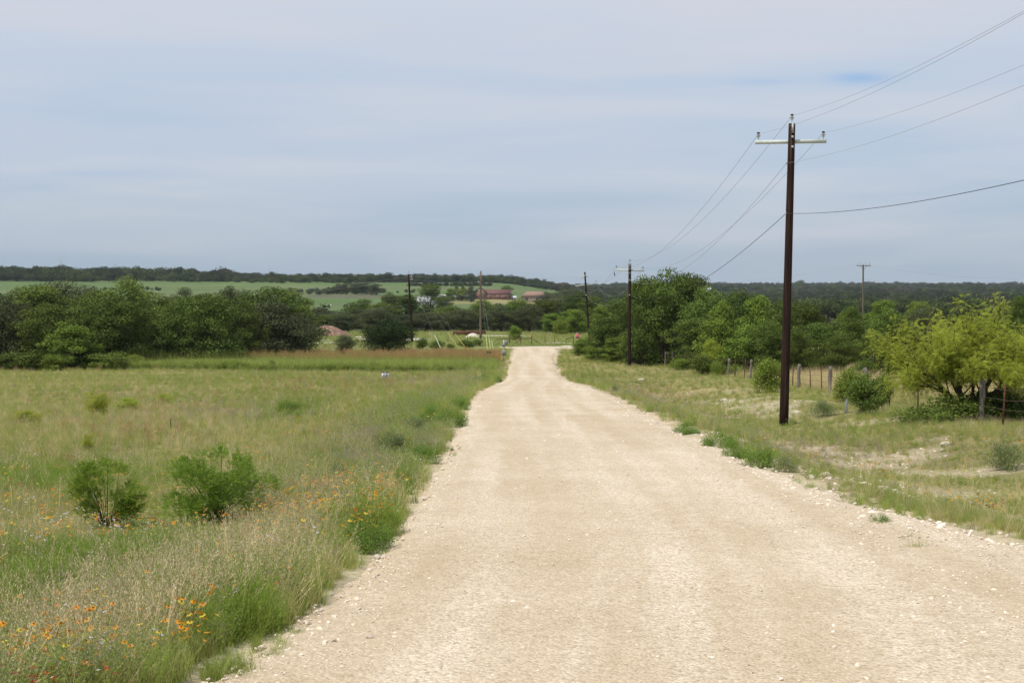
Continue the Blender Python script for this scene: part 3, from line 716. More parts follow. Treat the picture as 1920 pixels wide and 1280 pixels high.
    hm = np.concatenate([np.ones(n), np.full(len(xe), .36)]); x = np.concatenate([x, xe]); y = np.concatenate([y, ye]); sel = np.concatenate([sel, np.ones(len(xe), bool)]); z = ground(x, y) - .02
    place('tall_green_grass', sel, x, y, z, PR_tl, .5, 1.05, 'band of tall broad bladed green grass closing off the mown field', 'grass', .1, 0, hm)
    n = 5200; y = R.uniform(117, 132, n); x = R.uniform(-.205, -.010, n) * y; z = ground(x, y) - .02
    place('reddish_grass', (x < l_at(y) - 1.0) & (R.random(n) < .10 + .55 * smooth(.4, .6, fbm(x, y * .5, 8, 21))), x, y, z, PR_rd, .75, 1.2, 'strip of rust red seeded grass behind the tall green band', 'grass', .1)
    # green strip behind the junction and open ground between the trees
    n = 26000; y = 124 * (232 / 124) ** R.random(n); x = R.uniform(-.36, .085, n) * y; z = ground(x, y) - .02
    r_ = np.interp(y, WR[:, 1], WR[:, 0]); l_ = l_at(y)
    free = ~((y < 160.0) & (x > l_ - .3) & (x < r_ + .3)) & ~((np.abs(y - YEND - 2.8 - .012 * x) < 3.2)) & ~((y < 130) & (x < l_))
    for (px, D, rx, ry) in [(742, 192, 5.2, 6), (690, 201, 3.5, 3), (612, 206, 3.6, 3), (612, 188, 3.4, 1.2), (606, 178, 4.2, 1.1), (935, 205, 5.5, 2.5), (1066, 165, 1.6, 1.2), (1010, 164.5, 3.2, .8), (1046, 176, 2, 1.1)]:
        cx, cy = at(px, D); free &= (((x - cx) / rx) ** 2 + ((y - cy) / ry) ** 2 > 1)
    q = R.random(n) + .5 * (fbm(x, y, 12, 31) - .5)
    place('meadow_grass', free & (q < .62), x, y, z, PR_gr + PR_ol[:2], .9, 1.5, 'fresh green grass around the road junction and pipe gate', 'grass', .15)
    place('straw_grass', free & (q >= .62), x, y, z, PR_dry, .6, 1.1, 'straw grass mixed through the green behind the junction', 'grass', .15)
    # dry paddock behind the right fence
    n = 9000; y = R.uniform(58, 118, n); x = R.uniform(13, 40, n); z = ground(x, y) - .02
    place('paddock_grass', x > 15.6, x, y, z, PR_dry, 1.0, 1.8, 'golden dry grass of the paddock behind the wire fence', 'grass', .15)
    # sprigs growing in the gravel
    L = [(1645, 986, .5), (1700, 1012, .8), (1720, 1030, .9), (1690, 1008, .4), (1515, 915, 1), (1495, 905, .8), (1540, 918, .7), (1850, 1068, .3), (1785, 1065, .35), (1610, 945, 1), (1650, 955, 1.2), (1690, 965, 1), (1720, 972, .9), (1580, 935, .6),
         (405, 1265, 1), (430, 1255, 1.1), (455, 1268, .9), (500, 1235, .9), (530, 1210, .8), (560, 1190, .6), (480, 1215, .7), (845, 850, .8), (390, 1275, .8), (520, 1225, .6), (1395, 855, .7), (1150, 737, .8), (1120, 730, .6), (1040, 684, 1.4), (1035, 683, 1.2)]
    P = []
    for (a, b, s) in L:
        for k in range(5):
            x, y = unproject(a + R.normal(0, 9), b + R.normal(0, 3)); P.append((x, y, gz(x, y) + .02, s))
    P = np.array(P)
    place('road_sprigs', np.ones(len(P), bool), P[:, 0], P[:, 1], P[:, 2], PR_gr, .35, .6, 'low green sprigs growing in the loose gravel edges', 'grass', .3, 0, P[:, 3])
grow_fields()

# ---- stones
def stone_mesh(s):
    rng = np.random.default_rng(900 + s)
    import bmesh
    bm = bmesh.new(); bmesh.ops.create_icosphere(bm, subdivisions=1, radius=.5)
    for v in bm.verts:
        v.co *= rng.uniform(.72, 1.18); v.co.z *= .62; v.co.x *= 1.15
    me = bpy.data.meshes.new('stone'); bm.to_mesh(me); bm.free(); me.materials.append(MSTONE); return me
MSTONE = leaf_mat('gravel_stone', (.46, .37, .27), (.70, .61, .49), 0, .95, .25, .1)
STN = [stone_mesh(s) for s in range(6)]
def stones():
    x, y = candidates(42000, 5.5, 70, -.30, .46); l, r = xl(y), xr(y)
    t = (x - l) / (r - l)
    inn = (t > .01) & (t < .99)
    edge = np.minimum(x - l, r - x)
    turn = patchsum(*project(x, y, base(x, y)), [(1640, 1000, 120, 60, .9), (1800, 1090, 160, 60, .8), (1900, 1200, 160, 70, .7), (1480, 900, 120, 40, .8)])
    pr_ = .16 + .65 * (1 - smooth(.1, .9, edge)) + turn
    sel = inn & (R.random(len(x)) < pr_)
    z = base(x, y) + .028 + .07 * smooth(45, 95, y)
    n = int(sel.sum())
    s = np.clip(R.lognormal(math.log(.014), .5, n), .006, .06) * (1 + .5 * smooth(10, 40, y[sel]))
    rot = np.stack([R.normal(0, .3, n), R.normal(0, .3, n), R.uniform(0, 6.3, n)], -1)
    s = s * (1 + 1.1 * (1 - smooth(.1, 1.1, (r - x)[sel])) + .4 * (1 - smooth(.1, .6, (x - l)[sel])))
    scatter('loose_gravel', np.stack([x, y, z + .05 * 0], -1)[sel], rot, s, R.integers(0, 6, n), STN, 'loose tan gravel stones strewn over the road', 'gravel')
    # rubble on the right bank
    x, y = candidates(30000, 9, 80, .1, .46); z = ground(x, y); r = xr(y); er = x - r
    f = smooth(.49, .58, fbm(x, y, 2.6, 4))
    sel = (er > .2) & (er < 9.5) & (R.random(len(x)) < f * .42 + .015); n = int(sel.sum())
    s = np.clip(R.lognormal(math.log(.034), .5, n), .012, .16)
    rot = np.stack([R.normal(0, .4, n), R.normal(0, .4, n), R.uniform(0, 6.3, n)], -1)
    scatter('bank_rubble', np.stack([x, y, z + .005], -1)[sel], rot, s, R.integers(0, 6, n), STN, 'pale limestone rubble exposed on the right roadside bank', 'stones')
stones()

# ------------------------------------------------------------------ trees
def rec(rng, p, d, L, r, lev, out, nb=(4, 4), spread=.75, up=.15, seg=5, wob=.16):
    pts = [np.array(p, float)]; d = np.array(d, float); d /= np.linalg.norm(d)
    for k in range(seg):
        d = d + rng.normal(0, wob, 3) + np.array([0, 0, up * .25]); d /= np.linalg.norm(d)
        pts.append(pts[-1] + d * L / seg)
    pts = np.array(pts)
    out.append((pts, np.linspace(r, r * .45, seg + 1), lev))
    if lev < len(nb):
        for k in range(nb[lev]):
            t = rng.uniform(.4, 1.0) if k else 1.0
            q = pts[min(int(t * seg), seg)]
            nd_ = d + rdir(rng, 1)[0] * spread + np.array([0, 0, up])
            rec(rng, q, nd_, L * rng.uniform(.5, .78), r * .5, lev + 1, out, nb, spread, up, max(seg - 1, 3), wob)
    return out

def sprays(rng, O, D, Ls, m, leafL, leafW, droop):
    """fern-like compound leaves: m pairs of leaflets down each rachis"""
    n = len(O); D = D / (np.linalg.norm(D, axis=1)[:, None] + 1e-9)
    S = np.cross(D, rdir(rng, n) * .5 + np.array([0, 0, 1.0])); S /= np.linalg.norm(S, axis=1)[:, None] + 1e-9
    Nn = np.cross(S, D)
    Vs, k = [], 0
    Ls = np.broadcast_to(np.asarray(Ls, float), (n,))[:, None]
    C, T, NN = [], [], []
    for t in np.linspace(.12, 1, m):
        for sd in (-1, 1):
            c = O + D * Ls * t - np.array([0, 0, 1.0]) * droop * Ls * t * t + S * sd * leafL * .45
            C.append(c); T.append(S * sd + D * .55 - np.array([0, 0, .25])); NN.append(Nn + rng.normal(0, .35, (n, 3)))
    C = np.concatenate(C); T = np.concatenate(T); NN = np.concatenate(NN)
    return leaves(C, NN, T, leafL * rng.uniform(.75, 1.2, len(C)), leafW)

def tree_proto(seed, H, W, base_, ncl, nl, leaf, lmat, bmat, shape='round', asp=.5, cr=(.13, .24), trunk_r=.14, limbs=8, zs=.70, outl=.22):
    rng = np.random.default_rng(seed)
    z0 = base_ * H; cz = (z0 + H) / 2; sz = (H - z0) / 2
    C, Rc = [], []
    for k in range(ncl):
        rc = W * rng.uniform(*cr)
        if shape == 'cone':
            t = rng.random() ** 1.3
            rad = (W / 2 - rc * .6) * (1 - t) ** .6 * (.6 + .4 * rng.random()); a = rng.uniform(0, 2 * PI)
            rc *= (1 - .55 * t)
            C.append((rad * math.cos(a), rad * math.sin(a), z0 + rc * .6 + t * (H - z0 - rc * 1.2)))
        else:
            d = rdir(rng, 1)[0]; q = rng.uniform(.40, 1.08)
            if rng.random() < outl and d[2] < .6: q = rng.uniform(1.0, 1.13); rc *= .6
            sx = max(W / 2 - rc * .75, .1); szz = max(sz - rc * .6, .1)
            p = d * q * np.array([sx, sx, szz])
            if shape == 'upright': p[:2] *= 1 - .35 * max(p[2] / szz, 0)
            if shape == 'flat': p[2] = abs(p[2]) * 1.0 - .25 * szz
            if shape != 'flat' and outl and rng.random() < .2: p = np.array([d[0] * .8 * W / 2 * rng.uniform(.5, 1), d[1] * .8 * W / 2 * rng.uniform(.5, 1), -cz + z0 + rng.uniform(.06, .30) * (H - z0)])
            C.append((p[0], p[1], cz + p[2]))
        Rc.append(rc)
    C = np.array(C); Rc = np.array(Rc)
    w = Rc ** 2; k = rng.choice(ncl, nl, p=w / w.sum())
    d = rdir(rng, nl); d[:, 2] = np.where(rng.random(nl) < .35, np.abs(d[:, 2]), d[:, 2]); q = rng.random(nl) ** .4 * np.where(rng.random(nl) < .08, 1.25, 1.0)
    P = C[k] + d * (Rc[k] * q)[:, None] * np.array([1, 1, zs])
    keep = P[:, 2] > .04; P, d = P[keep], d[keep]
    v, f = leaves(P, d + rng.normal(0, .6, P.shape) + np.array([0, 0, .35]), rdir(rng, len(P)) + np.array([0, 0, -.25]), leaf * rng.uniform(.6, 1.35, len(P)), leaf * asp)
    crown = mesh_np('crown', v, f, [lmat])
    H0, W0 = H, W
    H = float(np.percentile(v[:, 2], 99.7)); W = float(np.percentile(np.abs(v[:, 0]), 97.5) + np.percentile(np.abs(v[:, 1]), 97.5))
    mb = MB()
    top = cz if shape != 'cone' else H * .8
    tp = np.array([[0, 0, -.15], [rng.normal(0, .05), rng.normal(0, .05), z0 * .6 + .1], [rng.normal(0, .12), rng.normal(0, .12), (z0 + top) / 2], [rng.normal(0, .2), rng.normal(0, .2), top]])
    mb.tube(tp, [trunk_r * 1.25, trunk_r, trunk_r * .75, trunk_r * .35], 7)
    for j in rng.choice(ncl, min(limbs, ncl), replace=False):
        s0 = tp[1] * (1 - .5) + tp[2] * .5 if rng.random() < .5 else tp[1]
        mid = (s0 + C[j]) / 2 + np.array([0, 0, -.08 * W]) * rng.random()
        mb.tube([s0, mid, C[j]], [trunk_r * .5, trunk_r * .36, trunk_r * .12], 5)
    return crown, mb.mesh('trunk', bmat, True), H, W

G['oak'] = leaf_mat('live_oak_leaf', (.052, .070, .028), (.130, .150, .066), .16, .6, .22)
G['elm'] = leaf_mat('elm_leaf', (.048, .084, .016), (.158, .215, .042), .18, .6, .34)
G['light'] = leaf_mat('hackberry_leaf', (.110, .175, .024), (.245, .325, .058), .30, .6, .16)
G['cedar'] = leaf_mat('juniper_leaf', (.020, .040, .012), (.052, .082, .022), .2, .6, .15)
G['mesq'] = leaf_mat('mesquite_leaf', (.25, .315, .036), (.465, .515, .088), .5, .6, .08)
G['bush'] = leaf_mat('bush_leaf', (.16, .275, .03), (.32, .43, .075), .45, .5, .1)
G['far'] = [leaf_mat('far_leaf_a', (.028, .044, .017), (.066, .086, .031), .3, .6, .25), leaf_mat('far_leaf_b', (.060, .086, .025), (.115, .142, .045), .3, .6, .25), leaf_mat('far_leaf_c', (.065, .062, .043), (.11, .104, .076), .2, .7, .25)]
KIND = {
 'oak': [tree_proto(11 + s, 5.6, 6.2, .05, 58, 20000, .15, G['oak'], M['bark_dark'], 'round', .5, (.10, .20), trunk_r=.2, limbs=12) for s in range(3)],
 'elm': [tree_proto(31 + s, 6.4, 5.6, .0, 60, 20000, .155, G['elm'], M['bark_dark'], 'upright', .55, (.10, .21), trunk_r=.15, limbs=10) for s in range(4)],
 'light': [tree_proto(51 + s, 4.4, 3.6, .0, 44, 13000, .14, G['light'], M['bark'], 'upright', .55, (.11, .22), trunk_r=.08, limbs=10) for s in range(3)],
 'cedar': [tree_proto(71 + s, 3.6, 4.0, .0, 60, 20000, .14, G['cedar'], M['bark_dark'], 'round', .32, (.14, .22), trunk_r=.1, limbs=6) for s in range(2)],
 'mesq': [tree_proto(81 + s, 3.0, 3.0, .12, 30, 6500, .16, G['mesq'], M['bark_dark'], 'round', .28, (.14, .26), trunk_r=.05, limbs=10) for s in range(2)],
 'shrub': [tree_proto(91 + s, 1.8, 2.2, .0, 26, 4200, .12, G['elm'], M['bark'], 'round', .5, (.16, .28), trunk_r=.04, limbs=8) for s in range(3)],
 'shrubl': [tree_proto(101 + s, 1.8, 2.2, .0, 26, 4200, .12, G['light'], M['bark'], 'round', .5, (.16, .28), trunk_r=.04, limbs=8) for s in range(2)],
}
_kn = {k: 0 for k in KIND}
NAMES = {'oak': ('oak_tree', 'tree'), 'elm': ('elm_tree', 'tree'), 'light': ('hackberry_tree', 'tree'), 'cedar': ('juniper_tree', 'tree'), 'mesq': ('mesquite_tree', 'tree'), 'shrub': ('shrub', 'shrub'), 'shrubl': ('shrub', 'shrub')}
def tree(kind, px, D, ytop, wpx, label, group=None, sink=.1):
    x, y = at(px, D); g = gz(x, y)
    a, b, c = ray(px, ytop); ztop = CAMZ + c * y / b
    h = max(ztop - g + sink, .3); w = wpx * D / F
    P = KIND[kind]; crown, trunk, H, W = P[_kn[kind] % len(P)]; _kn[kind] += 1
    o = empty(NAMES[kind][0], (x, y, g - sink), R.uniform(0, 6.28))
    o.scale = (w / W, w / W, h / H)
    link('trunk', trunk, o); link('crown', crown, o)
    return tag(o, label, NAMES[kind][1], group)

ORD = ['first', 'second', 'third', 'fourth', 'fifth', 'sixth', 'seventh', 'eighth', 'ninth', 'tenth', 'eleventh', 'twelfth', 'thirteenth', 'fourteenth', 'fifteenth', 'sixteenth', 'seventeenth', 'eighteenth', 'nineteenth', 'twentieth']
DESC = {'oak': 'dark grey green oak', 'elm': 'dark green elm', 'light': 'lighter green hackberry', 'cedar': 'blackish green juniper', 'mesq': 'yellow green mesquite', 'shrub': 'dark green shrub', 'shrubl': 'light green shrub'}
def row(items, where, group, wk=1.0):
    """a row of trees given left to right; every label names its place in its row"""
    items = sorted(items, key=lambda t: t[1])
    for k, it in enumerate(items):
        kind, px, D, yt, w = it[:5]; w *= wk
        lab = it[5] if len(it) > 5 else f'{DESC[kind]}, {ORD[k]} from the left {where}'
        tree(kind, px, D, yt, w, lab, group)

row([('elm', -45, 114, 560, 120), ('oak', 14, 113, 566, 110), ('elm', 78, 112, 572, 95), ('light', 132, 109, 606, 88), ('elm', 172, 116, 560, 100), ('elm', 226, 113, 556, 110), ('elm', 268, 117, 585, 80),
     ('elm', 340, 118, 558, 84), ('elm', 402, 116, 554, 96), ('elm', 456, 124, 566, 66), ('oak', 524, 131, 567, 138, 'large rounded grey green oak standing in front of the reddish grass')],
    'in the front row behind the field', 'front row of trees behind the mown field', 1.12)
row([('oak', 8, 150, 548, 90), ('elm', 70, 150, 536, 110), ('oak', 125, 158, 528, 120), ('elm', 172, 150, 545, 90), ('elm', 240, 140, 523, 105, 'tallest dark elm rising above the left tree belt'), ('elm', 300, 150, 552, 80),
     ('oak', 352, 170, 541, 60), ('elm', 380, 152, 552, 80), ('oak', 436, 168, 538, 70), ('elm', 492, 146, 541, 110), ('elm', 545, 150, 545, 100)],
    'in the left back row', 'back row of the left tree belt', 1.12)
row([('shrub', 20, 109, 660, 60), ('shrub', 64, 108, 655, 60), ('shrubl', 102, 107, 664, 44), ('shrub', 160, 110, 652, 70), ('shrub', 205, 108, 660, 60), ('shrubl', 250, 110, 664, 40), ('shrub', 296, 114, 656, 50)], 'under the left trees', 'undergrowth below the left trees', 1.1)
tree('cedar', 727, 141, 598, 92, 'broad dark juniper bush beside the leaning dark pole', None)
tree('oak', 647, 141, 628, 40, 'small dark shrubby oak in front of the dirt mound')
tree('elm', 556, 133, 640, 46, 'low dark bush at the right foot of the large rounded oak')
# belt of trees behind the junction
row([('oak', 590, 250, 578, 80), ('elm', 618, 240, 590, 60), ('oak', 652, 236, 586, 70), ('elm', 676, 262, 562, 70), ('elm', 716, 250, 568, 64), ('oak', 704, 228, 578, 76), ('elm', 733, 270, 549, 40), ('elm', 764, 262, 553, 50),
     ('oak', 756, 232, 590, 70), ('oak', 800, 234, 586, 76), ('elm', 838, 244, 574, 66), ('oak', 872, 236, 578, 68), ('elm', 905, 250, 562, 60), ('oak', 940, 236, 574, 66)],
    'behind the caliche pad', 'tree belt behind the junction')
row([('elm', 970, 250, 560, 56), ('oak', 992, 236, 572, 60), ('elm', 1020, 246, 562, 56), ('oak', 1050, 250, 556, 60), ('light', 1036, 228, 588, 44), ('elm', 1082, 240, 548, 62), ('light', 1078, 222, 580, 50), ('elm', 1112, 236, 556, 60), ('light', 1128, 226, 572, 44), ('elm', 1150, 240, 560, 60)],
    'behind the pipe fence', 'tree belt behind the junction')
tree('shrubl', 967, 186, 610, 24, 'bright light green young tree just behind the pipe fence')
tree('shrubl', 1050, 214, 598, 26, 'light green shrub at the foot of the belt behind the pipe gate')
tree('elm', 806, 480, 533, 48, 'tall dark tree standing before the white tent roof')
tree('elm', 832, 560, 553, 30, 'low dark bushy tree right of the white tent roof')
row([('light', 846, 700, 541, 26), ('light', 866, 705, 541, 26), ('oak', 884, 690, 537, 24), ('elm', 950, 745, 535, 26), ('oak', 1066, 500, 540, 60), ('oak', 1030, 560, 548, 40)], 'among the far houses', 'trees around the far houses')
# oaks out on the pasture
row([('oak', 580, 800, 541, 14), ('oak', 600, 795, 543, 20), ('oak', 616, 800, 543, 18), ('oak', 632, 806, 532, 26), ('oak', 650, 800, 530, 26), ('oak', 668, 796, 529, 30), ('oak', 688, 800, 529, 30), ('oak', 706, 790, 531, 26)],
    'in the clump on the pasture', 'oak clump on the pasture')
for px, lab in ((868, 'tiny dark bush on the pasture above the white shed'), (856, 'smaller dark bush on the pasture left of its twin above the white shed')):
    tree('shrub', px, 860, 535.5, 7, lab)
# right of the road: tall back trees
row([('elm', 1128, 132, 610, 54), ('elm', 1152, 130, 594, 80), ('elm', 1196, 126, 540, 60), ('elm', 1206, 121, 522, 70), ('elm', 1246, 120, 507, 92), ('elm', 1290, 122, 514, 80), ('elm', 1330, 116, 540, 80),
     ('light', 1350, 104, 566, 70), ('elm', 1385, 114, 547, 80), ('light', 1420, 106, 556, 66), ('elm', 1462, 112, 566, 80), ('elm', 1510, 108, 570, 70), ('elm', 1600, 112, 576, 66), ('elm', 1668, 106, 582, 70), ('oak', 1736, 116, 572, 70)],
    'in the tall right row', 'tall trees right of the road', 1.12)
row([('light', 1098, 138, 640, 40), ('shrubl', 1122, 130, 648, 46), ('light', 1160, 128, 630, 60), ('light', 1206, 130, 630, 60), ('elm', 1236, 124, 606, 70), ('light', 1262, 121, 640, 56), ('elm', 1304, 114, 596, 76), ('shrub', 1290, 112, 660, 50),
     ('elm', 1352, 105, 604, 60), ('light', 1400, 100, 610, 80), ('elm', 1440, 98, 602, 60), ('elm', 1490, 98, 612, 64), ('elm', 1536, 102, 606, 70), ('elm', 1575, 100, 622, 60), ('elm', 1640, 92, 622, 66), ('elm', 1690, 84, 604, 70)],
    'in the lower right row', 'bushy trees right of the road', 1.12)
tree('mesq', 1341, 101, 636, 42, 'small bright yellow green mesquite among the darker trees')
tree('light', 1655, 168, 563, 64, 'round light green tree beyond the bright crop patch')
tree('light', 1722, 165, 566, 52, 'light green tree right of the round one beyond the crop')
tree('light', 1590, 128, 580, 54, 'light green tree in front of the bright crop patch')
tree('elm', 1915, 130, 556, 60, 'green tree at the right edge of the photo behind the mesquite')
# shrubs along the fence
for kind, px, D, yt, w, lab in [('shrub', 1318, 99, 664, 44, 'dark green shrub growing by the fence right of the second pole'), ('shrubl', 1348, 97, 676, 26, 'small light shrub in the fence line beside a cedar post'),
                                ('shrubl', 1442, 71, 672, 58, 'leafy shrub in the fence line just left of the nearest pole'), ('shrub', 1624, 49, 700, 66, 'dark leafy shrub on the bank beside the white marker'),
                                ('shrubl', 1592, 58, 690, 50, 'light green shrub in the fence right of the nearest pole'), ('shrubl', 1274, 110, 672, 36, 'pale bushy shrub at the far end of the fence'),
                                ('shrub', 1740, 42, 762, 110, 'low dark straggling shrub under the left side of the big mesquite'), ('shrub', 1660, 56, 700, 40, 'small dark shrub behind the leaning cedar post'),
                                ('shrub', 1880, 44, 728, 120, 'dark shrub at the foot of the big mesquite near the right edge'), ('shrub', 1800, 43, 738, 110, 'dark shrub at the foot of the big mesquite trunk')]:
    tree(kind, px, D, yt, w, lab, None)
# low growths by the junction
for kind, px, D, yt, w, lab in [('shrub', 792, 158, 633, 22, 'round shrub right of the leaning dark pole'), ('shrub', 819, 156, 638, 28, 'round shrub behind the pale guy marker'), ('shrub', 845, 157, 644, 14, 'smallest of the round shrubs near the guy markers'),
                                ('shrub', 873, 160, 637, 30, 'wide shrub behind the orange guy marker'), ('shrub', 895, 165, 636, 22, 'shrub at the foot of the grey pole'), ('cedar', 886, 112, 677, 13, 'small dark juniper seedling among the tall green grass'),
                                ('shrub', 846, 110, 678, 6, 'thin dark sapling left of the juniper seedling'), ('shrub', 856, 108, 680, 8, 'slightly wider dark sapling beside the thin one'), ('shrub', 909, 112, 678, 7, 'dark sapling right of the juniper seedling'),
                                ('shrub', 510, 106, 676, 18, 'dark weedy bush at the field edge below the rounded oak'), ('shrubl', 430, 106, 676, 50, 'broad light green weedy bush at the far field edge'), ('shrubl', 1092, 146, 634, 30, 'leafy bush at the right corner of the junction')]:
    tree(kind, px, D, yt, w, lab, None)

def far_woods():
    prot = []
    for m, cnt in ((0, 4), (1, 2), (2, 2)):
        for k in range(cnt):
            sd = 800 + m * 20 + k
            prot.append(tree_proto(sd, 5.4 + k % 2, 7.0 + (k % 3), .0, 15 + 3 * k, 700, .62, G['far'][m], M['bark_dark'], ('round', 'upright', 'flat')[k % 3], .6, (.15, .34), outl=0)[0])
    P = []
    def add(n, d0, d1, u0, u1, smin, smax, dens=None):
        D = d0 * (d1 / d0) ** R.random(n); u = R.uniform(u0, u1, n); x = u * D
        k = np.ones(n, bool) if dens is None else R.random(n) < dens(x, D)
        x, D = x[k], D[k]; z = ground(x, D) - .3
        s = smin + (smax - smin) * R.random(len(x)) ** 1.6
        s = s * (.75 + .5 * fbm(x, D, 45, 3))
        P.append(np.stack([x, D, z, s], -1))
    add(1900, 1120, 1500, -.55, -.2, .9, 2.1)                 # ridge on the left
    add(2200, 1120, 1500, -.24, .04, .6, 1.4)
    add(600, 1075, 1130, -.55, .02, .5, 1.2, lambda x, y: fbm(x, y, 60) > .46)
    add(120, 1085, 1110, -.40, -.30, .9, 1.8)
    add(130, 838, 872, -.21, -.07, .3, .75, lambda x, y: fbm(x, y, 30, 4) > .47)
    add(170, 1010, 1045, -.075, -.015, .25, .55)
    add(60, 880, 905, -.36, -.25, .3, .6, lambda x, y: fbm(x, y, 40) > .5)
    add(9000, 330, 1500, .045, .55, .45, 1.15, lambda x, y: np.where((x / y > .215) & (x / y < .32) & (y < 400), 0, 1) * np.where((y < 800) & (x / y < .07), 0, 1) * smooth(.26, .5, fbm(x, y, 55, 9)))
    add(5200, 1400, 3000, .0, .55, .6, 1.6, lambda x, y: smooth(.25, .45, fbm(x, y, 130, 5)))
    add(3200, 2500, 4200, -.05, .6, .8, 2.0)
    add(320, 262, 420, -.42, .06, .65, 1.0, lambda x, y: (y < 300) | (x / y < -.16))     # creek belt behind the first row
    add(260, 200, 330, -.45, -.17, .7, 1.1)
    add(260, 160, 330, .11, .50, .5, .95, lambda x, y: ~((x / y > .215) & (x / y < .30) & (y > 175)))
    P = np.concatenate(P); n = len(P)
    f = fbm(P[:, 0], P[:, 1], 70, 23) + R.normal(0, .09, n)
    idx = np.where(f > .60, R.integers(4, 6, n), np.where(f < .33, R.integers(6, 8, n), R.integers(0, 4, n)))
    rot = np.stack([R.normal(0, .05, n), R.normal(0, .05, n), R.uniform(0, 6.3, n)], -1)
    scatter('distant_woods', P[:, :3], rot, P[:, 3], idx, prot, 'unbroken far off woods over the plain and along the skyline ridge', 'woods')
far_woods()

# ------------------------------------------------------------------ the big mesquite and the two near bushes
def big_mesquite():
    rng = np.random.default_rng(5)
    x, y = at(1822, 44); o = empty('mesquite_tree', (x, y, gz(x, y) - .05)); tag(o, 'large yellow green mesquite with spreading dark branches behind the fence at right', 'tree')
    out = []
    for d in [(-.85, -.1, .5), (-.45, .4, .8), (-.1, -.3, 1), (.35, .3, .8), (.75, -.2, .55), (.95, .3, .45), (-.65, -.4, .35), (.5, -.5, .7), (-.2, .6, .7), (-1, .2, .42), (1, -.1, .42), (-.7, -.4, .6), (.6, -.5, .7)]:
        rec(rng, (d[0] * .25, d[1] * .25, .45), (d[0] * .74, d[1], d[2] * 1.05), 1.72, .062, 0, out, (5, 4), .8, .12, 6, .15)
    mb = MB()
    mb.tube([(0, 0, -.2), (.03, 0, .25), (.0, .02, .7)], [.24, .2, .15], 9)
    for pts, r, lev in out: mb.tube(pts, r, 6 if lev == 0 else 4)
    mb.build('trunk', M['bark_dark'], o, sm=True)
    O, D = [], []
    for pts, r, lev in out:
        if lev == 0: ks, n = [4, 5, 6], 5
        elif lev == 1: ks, n = range(1, len(pts)), 8
        else: ks, n = range(0, len(pts)), 9
        for k in ks:
            d = pts[k] - pts[max(k - 1, 0)] if k else pts[1] - pts[0]
            for _ in range(n):
                O.append(pts[k] + rng.normal(0, .14, 3)); D.append(d / (np.linalg.norm(d) + 1e-9) * .6 + rdir(rng, 1)[0] * .9 + np.array([0, 0, -.05]))
    O, D = np.array(O), np.array(D)
    k = (O[:, 2] > .35) & ~((O[:, 2] < 1.35) & (np.abs(O[:, 0]) < .95) & (O[:, 1] < .6)); O, D = O[k], D[k]
    v, f = sprays(rng, O, D, rng.uniform(.16, .30, len(O)), 9, .058, .015, .45)
    link('crown', mesh_np('crown', v, f, [G['mesq']]), o)
    v = v; print('mesquite', len(O), len(f), v.min(0), v.max(0))
    return o
big_mesquite()

def near_bush(px, py, wpx, hpx, seed, label, nst):
    rng = np.random.default_rng(seed)
    x, y = unproject(px, py, 0, ground); g = gz(x, y)
    W, H = wpx * y / F, hpx * y / F
    o = empty('mesquite_bush', (x, y, g - .02)); tag(o, label, 'bush')
    nc = nst * 4; a = rng.uniform(0, 2 * PI, nc); zz = rng.random(nc) ** 1.15; q = rng.uniform(.3, 1.0, nc) ** .6
    prof = .30 + .20 * np.sin(np.clip(zz * 2.6 + .35, 0, PI)); lob = 1 + .30 * np.sin(a * 2 + seed * 1.7) * np.sin(zz * 4 + seed)
    C = np.stack([np.cos(a) * W * prof * q * lob, np.sin(a) * W * prof * .8 * q, H * (.13 + .70 * zz)], -1)
    tall = rng.random(nc) < .10; C[tall, 2] = H * rng.uniform(.76, .90, tall.sum()); C[tall, 0] = W * rng.choice([-.28, -.2, .05, .24], tall.sum()) + rng.normal(0, .03 * W, tall.sum())
    rc = rng.uniform(.08, .18, nc) * W; rc[tall] *= .6; mb = MB()
    for c in C:
        m1 = c * np.array([.35, .35, .45]) + rng.normal(0, .02, 3); mb.tube([(c[0] * .06, c[1] * .06, -.02), m1, c], [.006, .0045, .002], 5)
    for k in range(nst):
        t = rng.uniform(0, 2 * PI); p = np.array([math.cos(t) * W * .3, math.sin(t) * W * .25, H * rng.uniform(.15, .4)]); mb.tube([(0, 0, 0), p * .5 + np.array([0, 0, .03]), p], [.006, .0045, .002], 4)
    mb.build('stem', M['bark_dark'], o, sm=True)
    ns = nst * 215; k = rng.choice(nc, ns, p=rc ** 2 / (rc ** 2).sum()); dd = rdir(rng, ns)
    O = C[k] + dd * (rc[k] * rng.random(ns) ** .45)[:, None] * np.array([1, 1, .7]); D = dd * .8 + (C[k] - np.array([0, 0, -.1])) / W + rng.normal(0, .3, (ns, 3)) + np.array([0, 0, .2])
    kk = O[:, 2] > H * .04; O, D = O[kk], D[kk]
    v, f = sprays(rng, O, D, rng.uniform(.06, .12, len(O)), 6, .030, .0105, .15)
    link('crown', mesh_np('crown', v, f, [G['bush']]), o)
near_bush(404, 982, 178, 152, 3, 'larger of two feathery green mesquite bushes in the near field', 12)
near_bush(200, 990, 128, 142, 4, 'smaller open feathery mesquite bush with bare stems showing at left', 7)

